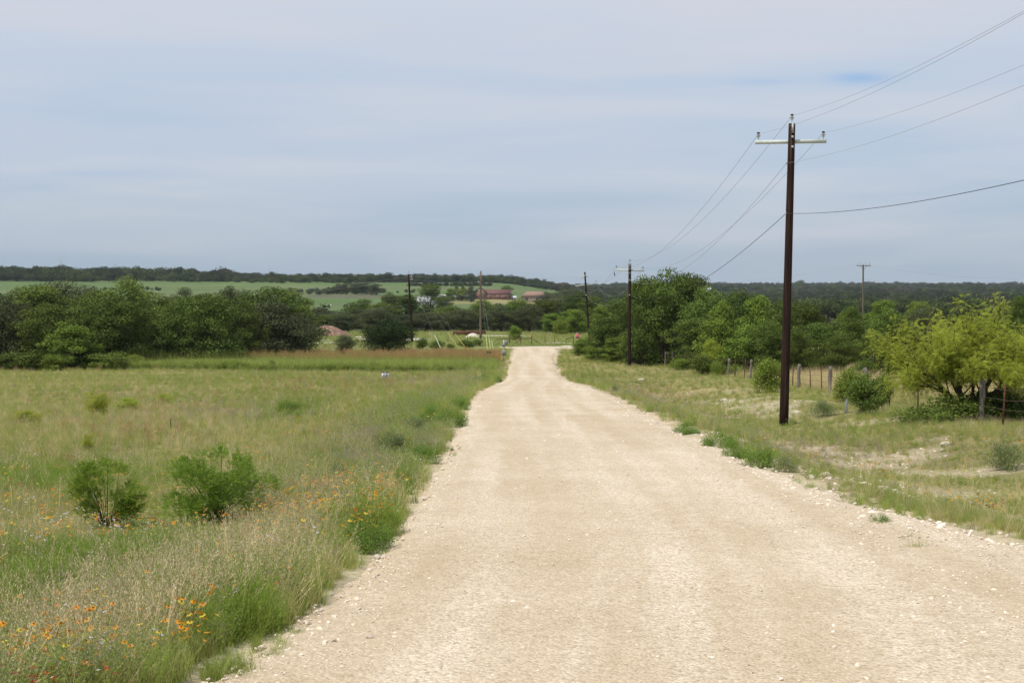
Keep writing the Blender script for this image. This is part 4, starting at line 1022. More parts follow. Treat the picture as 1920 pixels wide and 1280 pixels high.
for kind, px, py, yt, w, lab in [('mesq', 178, 778, 734, 44, 'small yellow green seedling with a thin stem in the middle of the left field'), ('mesq', 240, 770, 746, 46, 'low yellow green seedling right of the taller one in the left field'), ('mesq', 308, 754, 736, 30, 'tiny yellow green seedling farthest right in the left field'),
                                 ('mesq', 55, 795, 768, 60, 'low bushy yellow green seedling near the left edge of the photo'), ('mesq', 165, 845, 812, 26, 'thin yellow green seedling nearest the two feathery bushes')]:
    tree(kind, px, unproject(px, py, 0, ground)[1], yt, w, lab, 'yellow green seedlings in the left field')
# rounded weeds along the road edges (each its own plant)
def weed_proto(seed, W, H, mat, n=5200, leaf=.03, asp=.28):
    rng = np.random.default_rng(seed)
    nc = 26; d = rdir(rng, nc); d[:, 2] = np.abs(d[:, 2]); C = d * rng.uniform(.45, .85, nc)[:, None] * np.array([W / 2, W / 2, H]); rc = W * rng.uniform(.12, .22, nc)
    k = rng.integers(0, nc, n); q = rdir(rng, n); P = C[k] + q * (rc[k] * rng.random(n) ** .4)[:, None]; P[:, 2] = np.abs(P[:, 2])
    v, f = leaves(P, q + rng.normal(0, .6, P.shape), P / (np.linalg.norm(P, axis=1)[:, None] + .01) + rng.normal(0, .45, P.shape) + np.array([0, 0, .5]), leaf * rng.uniform(.6, 1.4, n), leaf * asp)
    st = ribbons(rng, 40, H * .7, W * .12, .006, .8, 3)
    return mesh_np('foliage', v, f, [mat]), mesh_np('stem', st[0], st[1], [G['green']])
G['weedg'] = leaf_mat('weed_leaf', (.125, .225, .035), (.245, .355, .075), .42, .5, .14)
WEED = [weed_proto(s, .7, .42, G['weedg']) for s in range(3)] + [weed_proto(9, .7, .42, G['sage'], 4200, .035, .2)]
for k, (px, py, w, h, q, lab) in enumerate(WEEDS):
    x, y = unproject(px, py, 0, ground); W, H = w * y / F, h * y / F
    o = empty('weed_bush', (x, y, gz(x, y) - .01), R.uniform(0, 6.28)); o.scale = (W / .7, W / .7, H / .46)
    tag(o, lab, 'weed'); link('foliage', WEED[q][0], o); link('stem', WEED[q][1], o)

# ------------------------------------------------------------------ poles and wires
def pt(px, py, D):
    a, b, c = ray(px, py); return np.array([a * D / b, D, CAMZ + c * D / b])

def insulator(parent, p, s=1.0):
    mb = MB(); mb.tube([(0, 0, -.13 * s), (0, 0, .03 * s)], .012 * s, 6)
    q = mb.build('pin', M['galv'], parent, p)
    mb = MB(); mb.lathe((0, 0, 0), [(.03 * s, 0), (.075 * s, .015 * s), (.03 * s, .035 * s), (.03 * s, .05 * s), (.09 * s, .065 * s), (.032 * s, .09 * s), (.032 * s, .10 * s), (.07 * s, .115 * s), (.03 * s, .135 * s)], 14)
    ins = mb.build('insulator', M['porcelain'], parent, p, sm=False)
    mb = MB(); mb.lathe((0, 0, .135 * s), [(.045 * s, 0), (.055 * s, .02 * s), (.045 * s, .05 * s), (.02 * s, .055 * s)], 10)
    mb.build('insulator_cap', M['black'], ins)
    return ins

def pole(name, base_px, top_px, ytop, D, r0, r1, mat, label, group):
    x, y = at(base_px, D); g = gz(x, y); top = pt(top_px, ytop, D)
    o = empty(name, (x, y, g)); tag(o, label, 'utility pole', group)
    v = top - np.array([x, y, g])
    n = 9; rr = np.linspace(r0, r1, n); pts = [v * t for t in np.linspace(-.04, 1, n)]
    mb = MB(); mb.tube(pts, rr, 14); mb.build('pole_shaft', mat, o, sm=False)
    return o, np.array([x, y, g]), top

# nearest pole
o1, b1, t1 = pole('utility_pole', 1471, 1485, 232, 48, .16, .115, M['pole'], 'nearest tall dark utility pole with white crossarm right of the road', 'dark poles along the right of the road')
def local(o, p): return tuple(np.array(p) - np.array(o.location))
def crossarm(o, c, half, dirv=(1, 0, 0), th=.13, dep=.09, mat=None):
    d = np.array(dirv, float); d /= np.linalg.norm(d); u = np.array([0, 0, 1.0]); u = u - d * (u @ d); u /= np.linalg.norm(u); f = np.cross(u, d)
    Rm = np.stack([d, f, u], 1)
    mb = MB(); mb.box((0, 0, 0), (2 * half, dep, th), Rm); return mb.build('crossarm', mat or M['arm'], o, local(o, c))
def dressed_pole(o, top, D, s, yarm, xl_, xr_, yl, yr, axis_px):
    c = pt(axis_px, yarm, D); c[1] += .16
    L, Rr = pt(xl_, yl, D), pt(xr_, yr, D); L[1] += .16; Rr[1] += .16
    mid = (L + Rr) / 2
    crossarm(o, mid, np.linalg.norm(Rr - L) / 2, Rr - L)
    ins = []
    d = (Rr - L) / np.linalg.norm(Rr - L)
    for q in (L + d * .10, Rr - d * .10):
        p = q + np.array([0, 0, .155 * s]); insulator(o, local(o, p), s); ins.append(p + np.array([0, 0, .13 * s]))
    mb = MB(); mb.box((0, -.135, -.16), (.07, .02, .34)); mb.tube([(0, -.13, -.02), (0, -.05, .06), (0, 0, .10)], .014, 6)
    mb.build('top_bracket', M['galv'], o, local(o, top))
    p = top + np.array([0, 0, .14 * s]); insulator(o, local(o, p), s); ins.append(p + np.array([0, 0, .13 * s]))
    for dz in (-.47, -.81):
        t = top + np.array([0, 0, dz]); mb = MB(); mb.box((0, -.128, 0), (.08, .02, .08)); mb.tube([(0, -.135, 0), (0, -.165, 0)], .018, 6); mb.build('washer_plate', M['galv'], o, local(o, t))
    return ins
i1 = dressed_pole(o1, t1, 48, 1.0, 265, 1418, 1551, 266, 264, 1484)
neu1 = pt(1475, 306, 48); tel1 = pt(1474, 400, 48)
for p in (neu1, tel1):
    mb = MB(); mb.tube([(.0, 0, 0), (.13, 0, 0)], .02, 6); mb.lathe((0, 0, -.04), [(.03, 0), (.04, .02), (.025, .04), (.04, .06), (.03, .08)], 8)
    mb.build('wire_bracket', M['galv'], o1, local(o1, p))
# second pole
o2, b2, t2 = pole('utility_pole', 1180, 1181, 494, 118, .155, .115, M['pole'], 'second dark utility pole with white crossarm in front of the tall trees', 'dark poles along the right of the road')
i2 = dressed_pole(o2, t2, 118, 1.0, 506, 1154, 1208, 505.5, 507.5, 1181)
p = pt(1152, 513, 118); mb = MB(); mb.tube([(0, 0, .12), (0, 0, -.14)], .035, 8); mb.tube([(-.02, 0, -.16), (.12, 0, -.16)], .02, 6); mb.tube([(0, 0, .12), (.04, .1, .34)], .008, 4); mb.build('cutout_switch', M['black'], o2, local(o2, p))
neu2 = pt(1180, 525, 118); tel2 = pt(1180, 553, 118)
for p in (neu2, tel2):
    mb = MB(); mb.box((0, -.15, 0), (.1, .06, .1)); mb.build('wire_bracket', M['galv'], o2, local(o2, p))
# third pole
o3, b3, t3 = pole('utility_pole', 1105, 1096.5, 510, 203, .15, .12, M['pole'], 'leaning dark utility pole with two short arms beside the stop sign', 'dark poles along the right of the road')
crossarm(o3, pt(1096, 519.5, 203) + np.array([0, .1, 0]), .55, (1, .1, .2)); crossarm(o3, pt(1095, 517, 203) + np.array([0, -.2, 0]), .5, (1, .4, .22)); crossarm(o3, pt(1098, 534, 203) + np.array([0, .2, 0]), 1.5, (1, .1, .11))
for q in ((1080, 536), (1118, 531)): insulator(o3, local(o3, pt(*q, 203) + np.array([0, .2, .2])), 1.2)
mb = MB(); mb.box((0, -.15, 0), (.3, .12, .1)); mb.build('wire_bracket', M['galv'], o3, local(o3, pt(1099, 553, 203)))
# cross line poles
o4, b4, t4 = pole('utility_pole', 773, 766, 514, 176, .15, .11, M['pole'], 'leaning dark utility pole beside the broad juniper bush', 'poles of the line crossing the road')
for k, q in enumerate([(769, 519), (770, 524)]):
    mb = MB(); mb.tube([(-.2, 0, 0), (.12, 0, .04)], .03, 6); mb.lathe((.16, 0, -.03), [(.05, 0), (.08, .04), (.05, .08), (.08, .12), (.04, .16)], 8); mb.build('side_insulator', M['porcelain'], o4, local(o4, pt(*q, 176)))
insulator(o4, local(o4, t4 + np.array([0, 0, .14])), 1.0)
o5, b5, t5 = pole('utility_pole', 901, 901.5, 508, 188, .16, .12, M['pole_grey'], 'weathered grey utility pole with guy wires in front of the brick barn', 'poles of the line crossing the road')
for q in [(899, 514), (899, 529), (899.5, 544)]:
    mb = MB(); mb.lathe((-.12, 0, -.08), [(.04, 0), (.10, .05), (.06, .1), (.10, .14), (.04, .2)], 8); mb.tube([(-.12, 0, 0), (.1, 0, 0)], .02, 5); mb.build('side_insulator', M['porcelain'], o5, local(o5, pt(*q, 188)))
# far pole on the right
o6, b6, t6 = pole('utility_pole', 1618, 1618.5, 496, 240, .17, .13, M['pole_grey'], 'far grey utility pole with T crossarm standing out of the right woods', None)
crossarm(o6, pt(1619, 498, 240) + np.array([0, -.2, 0]), 1.22, (1, 0, 0), .13, .1, M['pole_grey'])
mb = MB()
for s in (-1, 1): mb.tube([(s * .62, -.2, -.05), (0, -.15, -.75)], .025, 5)
mb.build('arm_brace', M['pole_grey'], o6, local(o6, pt(1618.5, 498, 240)))
for q in (1608, 1614, 1623, 1630): insulator(o6, local(o6, pt(q, 495.5, 240) + np.array([0, -.2, .03])), 1.1)

def wire(p0, p1, sag, label, rad=.008, mat=None, n=36, group='overhead wires', t0=0.0, t1=1.0):
    p0, p1 = np.array(p0, float), np.array(p1, float); t = np.linspace(t0, t1, n)
    P = p0 + (p1 - p0) * t[:, None]; P[:, 2] -= 4 * sag * t * (1 - t)
    mb = MB(); mb.tube(P - p0, rad * .62, 5)
    o = mb.build('overhead_wire', mat or M['wire'], None, tuple(p0)); return tag(o, label, 'wire', group)

def towards_camera(p0, tx, ty, rise, label, rad, mat=None):
    X1 = p0[0] - .5; Y1 = -25.0; dX = (X1 - p0[0]) / (p0[1] - Y1)
    a, b, c = ray(tx, ty); t = (p0[0] + p0[1] * dX) / (a + b * dX); yq = b * t; zq = CAMZ + c * t
    tau = (p0[1] - yq) / (p0[1] - Y1); z1 = p0[2] + rise
    sag = (p0[2] + (z1 - p0[2]) * tau - zq) / (4 * tau * (1 - tau))
    wire(p0, (X1, Y1, z1), sag, label, rad, mat, 60)
towards_camera(i1[2], 1920, 21, 3.2, 'wire running over the viewer from the top pin of the nearest pole', .0065)
towards_camera(i1[0], 1920, 25, 3.2, 'wire running over the viewer from the left arm end of the nearest pole', .0065)
towards_camera(i1[1], 1920, 122, 3.2, 'wire running over the viewer from the right arm end of the nearest pole', .0065)
towards_camera(neu1, 1920, 160, 3.2, 'wire running over the viewer from below the arm of the nearest pole', .0065)
towards_camera(tel1, 1920, 338, 3.0, 'thick black cable running to the viewer from midway up the nearest pole', .012, M['cable'])
for a, b, s, lab, r, m in [(i1[0], i2[0], 1.5, 'wire between the left arm ends of the first and second poles', .011, None), (i1[2], i2[2], 1.4, 'wire between the top pins of the first and second poles', .011, None),
                           (i1[1], i2[1], 1.5, 'wire between the right arm ends of the first and second poles', .011, None), (neu1, neu2, 1.7, 'wire below the arms between the first and second poles', .011, None),
                           (tel1, tel2, 1.35, 'black cable between the first and second poles', .016, M['cable'])]:
    wire(a, b, s, lab, r, m)
A3 = [pt(1080, 535, 203), pt(1096, 519, 203), pt(1118, 531, 203), pt(1098, 545, 203), pt(1099, 553, 203)]
for a, b, s, lab in [(i2[0], A3[0], 1.6, 'wire between the left arm ends of the second and third poles'), (i2[2], A3[1], 1.5, 'wire between the tops of the second and third poles'), (i2[1], A3[2], 2.2, 'wire between the right arm ends of the second and third poles'),
                     (tel2, A3[4], 1.2, 'low cable between the second and third poles')]:
    wire(a, b, s, lab, .014)
# line crossing behind the junction
cross = [('top', 519, 514, 521, 525, 568, 3.0), ('upper middle', 524, 529, 531, 533, 572, 3.1), ('middle', 538, 544, 543, 541, 582, 3.2), ('lower middle', 557, 549, 552, 545, 592, 3.0), ('lowest', 571, 558, 558, 549, 600, 2.6)]
for nm, y4, y5, y3, y6, yl, sg in cross:
    p4, p5, p3 = pt(768, y4, 176), pt(901, y5, 188), pt(1097, y3, 203)
    wire((-92.0, 168.0, p4[2] + .5), p4, sg, f'{nm} wire sagging from the leaning pole away to the left', .013)
    wire(p4, p5, .12, f'{nm} wire between the leaning dark pole and the grey pole', .012)
    wire(p5, p3, .25, f'{nm} wire from the grey pole across the road end', .012)
p6 = [pt(1609, 497, 240), pt(1629, 497, 240), pt(1618, 523, 240)]
for k, (p, lab) in enumerate([(p6[0], 'upper far wire left of the far T pole'), (p6[2], 'lower far wire left of the far T pole')]):
    wire(p, pt(1110, 536 + 8 * k, 236), 1.3, lab, .014)
for p, lab in [(p6[1], 'upper far wire right of the far T pole'), (p6[2], 'lower far wire right of the far T pole')]:
    q = pt(2080, 512 + (26 if p is p6[2] else 0), 250); wire(p, q, 1.6, lab, .014)
# guy wires with plastic markers
def guy(p0, apx, apy, D, mat, frac, label):
    x, y = at(apx, D); p1 = np.array([x, y, gz(x, y) + .02]); p0 = np.array(p0, float)
    o = empty('guy_wire', tuple(p1)); tag(o, label, 'guy wire', 'guy wires of the crossing line')
    mb = MB(); mb.tube([p0 - p1, (0, 0, 0)], .0045, 5); mb.build('cable', M['wire'], o)
    v = (p0 - p1); mb = MB(); mb.tube([v * .012, v * frac], .028, 8); mb.build('marker', mat, o)
for h, apx, apy, D, mt, fr, lab in [(520, 829, 662, 148, 'pale', .20, 'guy wire with a pale marker, leftmost in front of the round shrubs'), (528, 864, 659, 150, 'orange', .23, 'guy wire with the left one of two orange markers'), (516, 878, 661, 149, 'orange', .20, 'guy wire with the right one of two orange markers')]:
    guy(pt(768, h, 176), apx, apy, D, M[mt], fr, lab)
for h, apx, apy, D, fr, lab in [(528, 914, 657, 152, .185, 'guy wire with lime marker nearest the foot of the grey pole'), (514, 920, 658, 151, .17, 'guy wire with lime marker in the middle of the three by the dark sign'), (545, 925.5, 658, 151, .14, 'guy wire with the shortest lime marker, right of the other two')]:
    guy(pt(902, h, 188), apx, apy, D, M['yellow'], fr, lab)

# ------------------------------------------------------------------ fence
def fence():
    o = empty('wire_fence', (14.2, 40, gz(14.2, 40))); tag(o, 'rusty wire fence with steel and cedar posts right of the road', 'fence')
    L0 = np.array(o.location)
    FX = hermite([20, 30, 40, 57, 71, 81, 90, 95, 115, 130], [12.6, 13.6, 14.2, 15.4, 15.7, 15.7, 15.2, 14.8, 13.4, 11.6])
    def dof(px):
        lo, hi = 20., 130.
        for _ in range(40):
            m = (lo + hi) / 2
            if 960 + F * float(FX(m)) / m > px: lo = m
            else: hi = m
        return m
    def steel(px, h=1.22, lean=0):
        D = dof(px); x = float(FX(D)); g = gz(x, D); mb = MB()
        tx = lean + R.normal(0, .03)
        for k in range(1): mb.box((tx * h / 2, 0, h / 2 - .1), (.052, .012, h + .2), [[1, 0, tx], [0, 1, 0], [0, 0, 1]]); mb.box((tx * h / 2, .02, h / 2 - .1), (.012, .04, h + .2), [[1, 0, tx], [0, 1, 0], [0, 0, 1]])
        q = mb.build('steel_post', M['rust'], o, (x - L0[0], D - L0[1], g - L0[2]))
    def cedar(px, h=1.3, lean=0.0, r=.075, lab=None):
        rng = np.random.default_rng(int(px)); D = dof(px) + .05; x = float(FX(D)); g = gz(x, D); mb = MB()
        n = 8; P = [(lean * h * t + rng.normal(0, .012), rng.normal(0, .012), -.2 + (h + .2) * t) for t in np.linspace(0, 1, n)]
        mb.tube(P, [r * rng.uniform(.8, 1.15) for _ in range(n)], 9)
        q = mb.build('cedar_post', M['cedar'], o, (x - L0[0], D - L0[1], g - L0[2]))
        if lab: q['label'] = lab
    for px in (1883, 1823, 1723, 1670, 1584, 1542, 1521, 1487, 1462, 1438, 1396, 1379, 1354, 1345, 1330, 1300, 1285, 1262.5, 1253, 1240, 1232, 1218, 1204, 1198, 1190): steel(px, 1.25)
    steel(1960); steel(2060); steel(2180)
    for px in (1843, 1557, 1499, 1366, 1409, 1262, 1247, 1210, 1193, 1225): cedar(px, 1.3, R.normal(0, .04), .09 if px > 1480 else .075)
    cedar(1640, 1.45, -.28, .085, 'leaning broken cedar post'); cedar(2010, 1.35)
    ys = np.concatenate([np.arange(24, 131, 1.2)])
    for h in (.25, .52, .8, 1.1):
        xs = FX(ys); zs = ground(xs, ys) + h + .02 * np.sin(ys * 1.7)
        P = np.stack([xs, ys - .05, zs], -1) - L0
        mb = MB(); mb.tube(P, .006, 4); mb.build('wire_strand', M['barbed'], o)
fence()

# ------------------------------------------------------------------ junction furniture
def pipe_fence():
    x, y = at(976, 172); o = empty('pipe_fence', (x, y, gz(x, y))); tag(o, 'dark pipe fence with braces beyond the road end', 'fence'); L0 = np.array(o.location)
    for px, h in ((956, .92), (976.5, .75), (997, 1.15)):
        X, Y = at(px, 172); mb = MB(); g = gz(X, Y); mb.tube([(0, 0, -.2), (0, 0, h)], .05, 8); mb.build('pipe_post', M['rust'], o, (X - L0[0], Y - L0[1], g - L0[2]))
    def bar(a, b, nm):
        mb = MB(); mb.tube([pt(*a, 172) - L0, pt(*b, 172) - L0], .035, 7); mb.build(nm, M['rust'], o)
    bar((930, 636), (956, 635), 'rail'); bar((956, 634.6), (997, 634.2), 'rail'); bar((966, 643.5), (976.5, 635), 'brace'); bar((997, 634.5), (1011, 642.5), 'brace'); bar((945, 643), (956, 637), 'brace')
    x, y = at(1075, 170); o = empty('gate_post', (x, y, gz(x, y))); tag(o, 'dark pipe gate post with one slanting brace beside the stop sign', 'post'); L0 = np.array(o.location)
    mb = MB(); mb.tube([(0, 0, -.2), (0, 0, 1.05)], .05, 8); mb.build('pipe_post', M['rust'], o)
    mb = MB(); mb.tube([pt(1061, 636.5, 170) - L0, pt(1075, 631, 170) - L0], .035, 7); mb.tube([pt(1061, 636.5, 170) - L0, pt(1061, 640, 170) - L0], .03, 6); mb.build('brace', M['rust'], o)
    for px, lab in ((840, 'thin steel post in the grass left of the wide shrub'), (876, 'thin steel post above the wide shrub'), (1022, 'thin steel post in the open gateway'), (1040, 'thin steel post between gateway and stop sign')):
        x, y = at(px, 174); mb = MB(); mb.box((0, 0, .5), (.05, .05, 1.2)); mb.box((0, .02, .5), (.02, .07, 1.2)); tag(mb.build('steel_post', M['rust'], None, (x, y, gz(x, y))), lab, 'post', 'thin steel posts behind the junction')
pipe_fence()

def text_mesh(body, size, mat, name):
    cu = bpy.data.curves.new(name, 'FONT'); cu.body = body; cu.size = size; cu.align_x = 'CENTER'; cu.align_y = 'CENTER'; cu.extrude = .002
    ob = bpy.data.objects.new(name, cu); COL.objects.link(ob)
    bpy.context.view_layer.update()
    me = bpy.data.meshes.new_from_object(ob.evaluated_get(bpy.context.evaluated_depsgraph_get())); bpy.data.objects.remove(ob)
    me.materials.clear(); me.materials.append(mat); return me

def ngon_plate(r, n, th, rot=0.0, rin=None):
    mb = MB(); th0 = [rot + 2 * PI * k / n for k in range(n)]
    if rin is None:
        V = [(r * math.cos(t), s * th / 2, r * math.sin(t)) for s in (-1, 1) for t in th0]
        mb.add(V, [tuple(range(n)), tuple(range(2 * n - 1, n - 1, -1))] + [(k, n + k, n + (k + 1) % n, (k + 1) % n) for k in range(n)])
    else:
        V = [(q * math.cos(t), s * th / 2, q * math.sin(t)) for s in (-1, 1) for q in (r, rin) for t in th0]
        Fs = []
        for k in range(n):
            j = (k + 1) % n
            Fs += [(k, j, n + j, n + k), (2 * n + k, 3 * n + k, 3 * n + j, 2 * n + j), (k, 2 * n + k, 2 * n + j, j), (n + k, n + j, 3 * n + j, 3 * n + k)]
        mb.add(V, Fs)
    return mb

def stop_sign():
    c = pt(1083, 630, 168); g = gz(c[0], c[1]); o = empty('stop_sign', (c[0], c[1], g)); tag(o, 'red octagonal stop sign on a thin post at the road junction', 'sign')
    h = c[2] - g
    mb = MB(); mb.box((0, .03, h / 2 - .1), (.05, .04, h + .9)); mb.build('post', M['galv'], o)
    pl = ngon_plate(.345, 8, .012, PI / 8).build('panel', M['sign_red'], o, (0, 0, h))
    ngon_plate(.335, 8, .016, PI / 8, .312).build('border', M['white'], pl)
    t = link('lettering', text_mesh('STOP', .27, M['white'], 'lettering'), pl, (0, -.009, 0)); t.rotation_euler = (PI / 2, 0, 0)
stop_sign()

def board_sign(px, ytop, ybot, wpx, D, label, band, lines):
    c = pt(px, (ytop + ybot) / 2, D); g = gz(c[0], c[1]); w, h = wpx * D / F, (ybot - ytop) * D / F; z = c[2] - g
    o = empty('field_sign', (c[0], c[1], g)); tag(o, label, 'sign')
    for s in (-1, 1):
        mb = MB(); mb.tube([(s * (w / 2 - .015), .012, -.2), (s * (w / 2 - .015), .012, z + h / 2)], .008, 6); mb.build('stake', M['galv'], o)
    mb = MB(); mb.box((0, 0, z), (w, .012, h)); pl = mb.build('panel', M['white'] if lines else M['sign_grey'], o)
    mb = MB(); mb.box((0, -.009, z + h / 2 - band * h / 2), (w, .006, band * h)); mb.build('top_band', M['sign_black'], pl)
    if lines:
        rng = np.random.default_rng(2); mb = MB()
        mb.box((0, -.0145, z + h / 2 - band * h / 2), (w * .2, .004, band * h * .35), mi=1)
        for k, pat in enumerate(lines):
            zz = z + h / 2 - h * (band + .15 + .19 * k); n = len(pat); cw = w * .78 / 11
            for j, ch in enumerate(pat):
                if ch == 'x': mb.box(((j - n / 2 + .5) * cw, -.008, zz), (cw * .72, .004, h * .10))
        mb.build('lettering', [M['sign_black'], M['yellow']], pl)
board_sign(722.5, 697, 708.5, 14, 84, 'small white field sign with black top band and three printed lines', .16, ['xxx xxxx', 'xxxx xxxx', 'xx xxxxxx'])
board_sign(917, 658.5, 666, 9, 124, 'small dark topped sign at the foot of the lime guy markers', .45, None)

def road_signs():
    x, y = at(944.5, 127); g = gz(x, y); o = empty('road_sign', (x, y, g)); tag(o, 'grey metal sign post showing the backs of three panels left of the road', 'sign'); L0 = np.array(o.location)
    top = pt(945, 637, 127)[2] - g
    mb = MB(); mb.box((0, 0, top / 2 - .1), (.075, .06, top + .2)); mb.build('post', M['galv'], o)
    for (a, b, c, d), yaw in (((946, 637, 952, 647), .3), ((942, 643, 947.5, 650), -.25), ((941.5, 656.5, 949, 666), .1)):
        A, B = pt(a, b, 127) - L0, pt(c, d, 127) - L0; m = (A + B) / 2
        mb = MB(); mb.box((0, -.05, 0), (abs(B[0] - A[0]), .006, abs(A[2] - B[2]))); q = mb.build('sign_panel', M['sign_grey'], o, (m[0], 0, m[2])); q.rotation_euler = (0, 0, yaw)
road_signs()

x, y = unproject(320, 805, 0, ground); mb = MB(); mb.box((0, 0, .12), (.022, .022, .36)); mb.box((.0, 0, .3), (.05, .025, .012)); tag(mb.build('steel_stake', M['rust'], None, (x, y, gz(x, y))), 'short dark steel stake alone in the open field', 'stake')
x, y = at(1589, 50); g = gz(x, y); zt = pt(1589, 750, 50)[2] - g; o = empty('marker_post', (x, y, g)); tag(o, 'short white marker post on the bank beside the dark shrub', 'marker')
mb = MB(); mb.tube([(-.02, 0, -.2), (-.01, 0, zt * .6), (.02, 0, zt)], [.05, .055, .045], 8); mb.build('body', M['white'], o); mb = MB(); mb.lathe((.02, 0, zt), [(.05, 0), (.05, .03), (.02, .05)], 8); mb.build('cap', M['white'], o)
x, y = at(872, 139); mb = MB(); mb.tube([(0, 0, -.1), (.02, 0, .75)], .03, 6); mb.tube([(.0, 0, .35), (-.35, 0, .42), (-.5, .05, .38)], .025, 5); mb.tube([(.01, 0, .5), (.2, .1, .45)], .02, 5); tag(mb.build('dead_stump', M['bark_dark'], None, (x, y, gz(x, y) + .2)), 'dark dead stump with a side branch in the reddish grass', 'stump')
def rock(px, py, s, label, seed):
    x, y = unproject(px, py, 0, ground); import bmesh
    rng = np.random.default_rng(seed); bm = bmesh.new(); bmesh.ops.create_icosphere(bm, subdivisions=2, radius=.5)
    for v in bm.verts:
        n = 1 + .3 * math.sin(v.co.x * 5 + seed) * math.cos(v.co.y * 4 + seed) + rng.normal(0, .05); v.co *= n; v.co.z *= .55
    bm.transform(__import__('mathutils').Matrix.Diagonal((s * 1.3, s, s, 1))); me = bpy.data.meshes.new('rock'); bm.to_mesh(me); bm.free(); me.materials.append(M['stone'])
    tag(link('rock', me, None, (x, y, gz(x, y) + s * .1)), label, 'rock')
rock(1203, 714, .45, 'pale limestone rock at the foot of the second pole', 1)
rock(1775, 834, .26, 'pale pointed rock in the grass below the big mesquite', 2)
rock(1355, 752, .34, 'pale flat rock on the right bank left of the nearest pole', 3)
rock(1492, 776, .34, 'tan broken rock at the foot of the nearest pole', 4)

for px, D, L, lab in ((868, 208, 3.0, 'long rusty steel pipe lying left of the caliche heap'), (896, 212, 2.4, 'shorter rusty steel pipe lying behind the caliche heap')):
    x, y = at(px, D); g = gz(x, y); mb = MB(); n = 20
    prof = [(.30, -L / 2), (.30, L / 2), (.26, L / 2), (.26, -L / 2)]
    V = [(z, r * math.cos(2 * PI * k / n), .3 + r * math.sin(2 * PI * k / n)) for r, z in prof for k in range(n)]
    mb.add(V, [(i * n + k, ((i + 1) % 4) * n + k, ((i + 1) % 4) * n + (k + 1) % n, i * n + (k + 1) % n) for i in range(4) for k in range(n)])
    o = mb.build('steel_pipe', M['rust'], None, (x, y, g)); o.rotation_euler = (0, 0, -.1); tag(o, lab, 'pipe', 'rusty pipes by the caliche heap')

# ------------------------------------------------------------------ far houses
def gable(w, d, he, hr, over=.4, axis='x'):
    """roof: ridge along x, as a closed shell"""
    t = .12; W, D_ = w / 2 + over, d / 2 + over; k = (hr - he) / (d / 2); ze = he - over * k
    V = []
    for x in (-W, W):
        V += [(x, -D_, ze), (x, 0, hr), (x, D_, ze), (x, D_, ze - t), (x, 0, hr - t), (x, -D_, ze - t)]
    Fs = [(0, 1, 7, 6), (1, 2, 8, 7), (5, 11, 10, 4), (4, 10, 9, 3), (0, 6, 11, 5), (2, 3, 9, 8), (0, 5, 4, 1), (1, 4, 3, 2), (6, 7, 10, 11), (7, 8, 9, 10)]
    return V, Fs
def walls(w, d, he, hr):
    V = [(x, y, z) for x in (-w / 2, w / 2) for (y, z) in ((-d / 2, -.5), (-d / 2, he - .14), (0, hr - .14), (d / 2, he - .14), (d / 2, -.5))]
    return V, [(0, 1, 2, 3, 4), (9, 8, 7, 6, 5), (0, 5, 6, 1), (3, 8, 9, 4), (1, 6, 7, 2), (2, 7, 8, 3), (0, 4, 9, 5)]
def barn():
    x, y = at(932, 735); o = empty('brick_barn', (x, y, gz(x, y))); tag(o, 'long rose brick barn with red roof on the far pasture', 'barn'); w, d = 14.2, 8
    mb = MB(); mb.add(*walls(w, d, 3.1, 5.1)); mb.build('wall', M['brick'], o)
    mb = MB(); mb.add(*gable(w, d, 3.1, 5.1, .25)); mb.build('roof', M['roof_red'], o)
    for cx, ww, hh in ((-3.6, 1.6, 2.5), (3.9, 2.8, 2.2), (.4, 1.0, 2.1)):
        mb = MB(); mb.box((cx, -d / 2 - .02, hh / 2), (ww, .08, hh)); dd = mb.build('door', M['door'], o)
        mb = MB(); [mb.box((cx + s * (ww / 2 + .08), -d / 2 - .03, hh / 2 + .05), (.14, .12, hh + .1)) for s in (-1, 1)]; mb.box((cx, -d / 2 - .03, hh + .09), (ww + .02, .12, .14)); mb.build('door_frame', M['trim'], dd)
    mb = MB(); mb.add(*[np.array(walls(5.6, 6, 4.0, 6.6)[0]) @ np.array([[0, 1, 0], [-1, 0, 0], [0, 0, 1]]) + np.array([-w / 2 - 1.6, -1.4, 0]), walls(5.6, 6, 4.0, 6.6)[1]]); mb.build('gable_wing', M['brick'], o)
    mb = MB(); mb.add(*[np.array(gable(5.6, 6, 4.0, 6.6, .25)[0]) @ np.array([[0, 1, 0], [-1, 0, 0], [0, 0, 1]]) + np.array([-w / 2 - 1.6, -1.4, 0]), gable(5.6, 6, 4.0, 6.6)[1]]); mb.build('wing_roof', M['roof_red'], o)
barn()
def hip_house(px, D, w, d, he, hr, roof, wall, label, cat='house', sink=0.0):
    x, y = at(px, D); o = empty('house', (x, y, gz(x, y) - sink)); tag(o, label, cat)
    mb = MB(); mb.box((0, 0, he / 2 - .3), (w, d, he + .6)); mb.build('wall', wall, o)
    a, b = w / 2 + .5, d / 2 + .5; rl = w * .28; mb = MB()
    mb.add([(-a, -b, he + .02), (a, -b, he + .02), (a, b, he + .02), (-a, b, he + .02), (-rl, 0, hr), (rl, 0, hr)], [(0, 1, 5, 4), (1, 2, 5), (2, 3, 4, 5), (3, 0, 4), (3, 2, 1, 0)]); mb.build('roof', roof, o)
    for k in (-.3, .1, .34):
        mb = MB(); mb.box((w * k, -d / 2 - .03, he * .55), (1.2, .1, 1.2)); f = mb.build('window', M['trim'], o); mb = MB(); mb.box((w * k, -d / 2 - .06, he * .55), (1.0, .08, 1.0)); mb.build('pane', M['glass'], f)
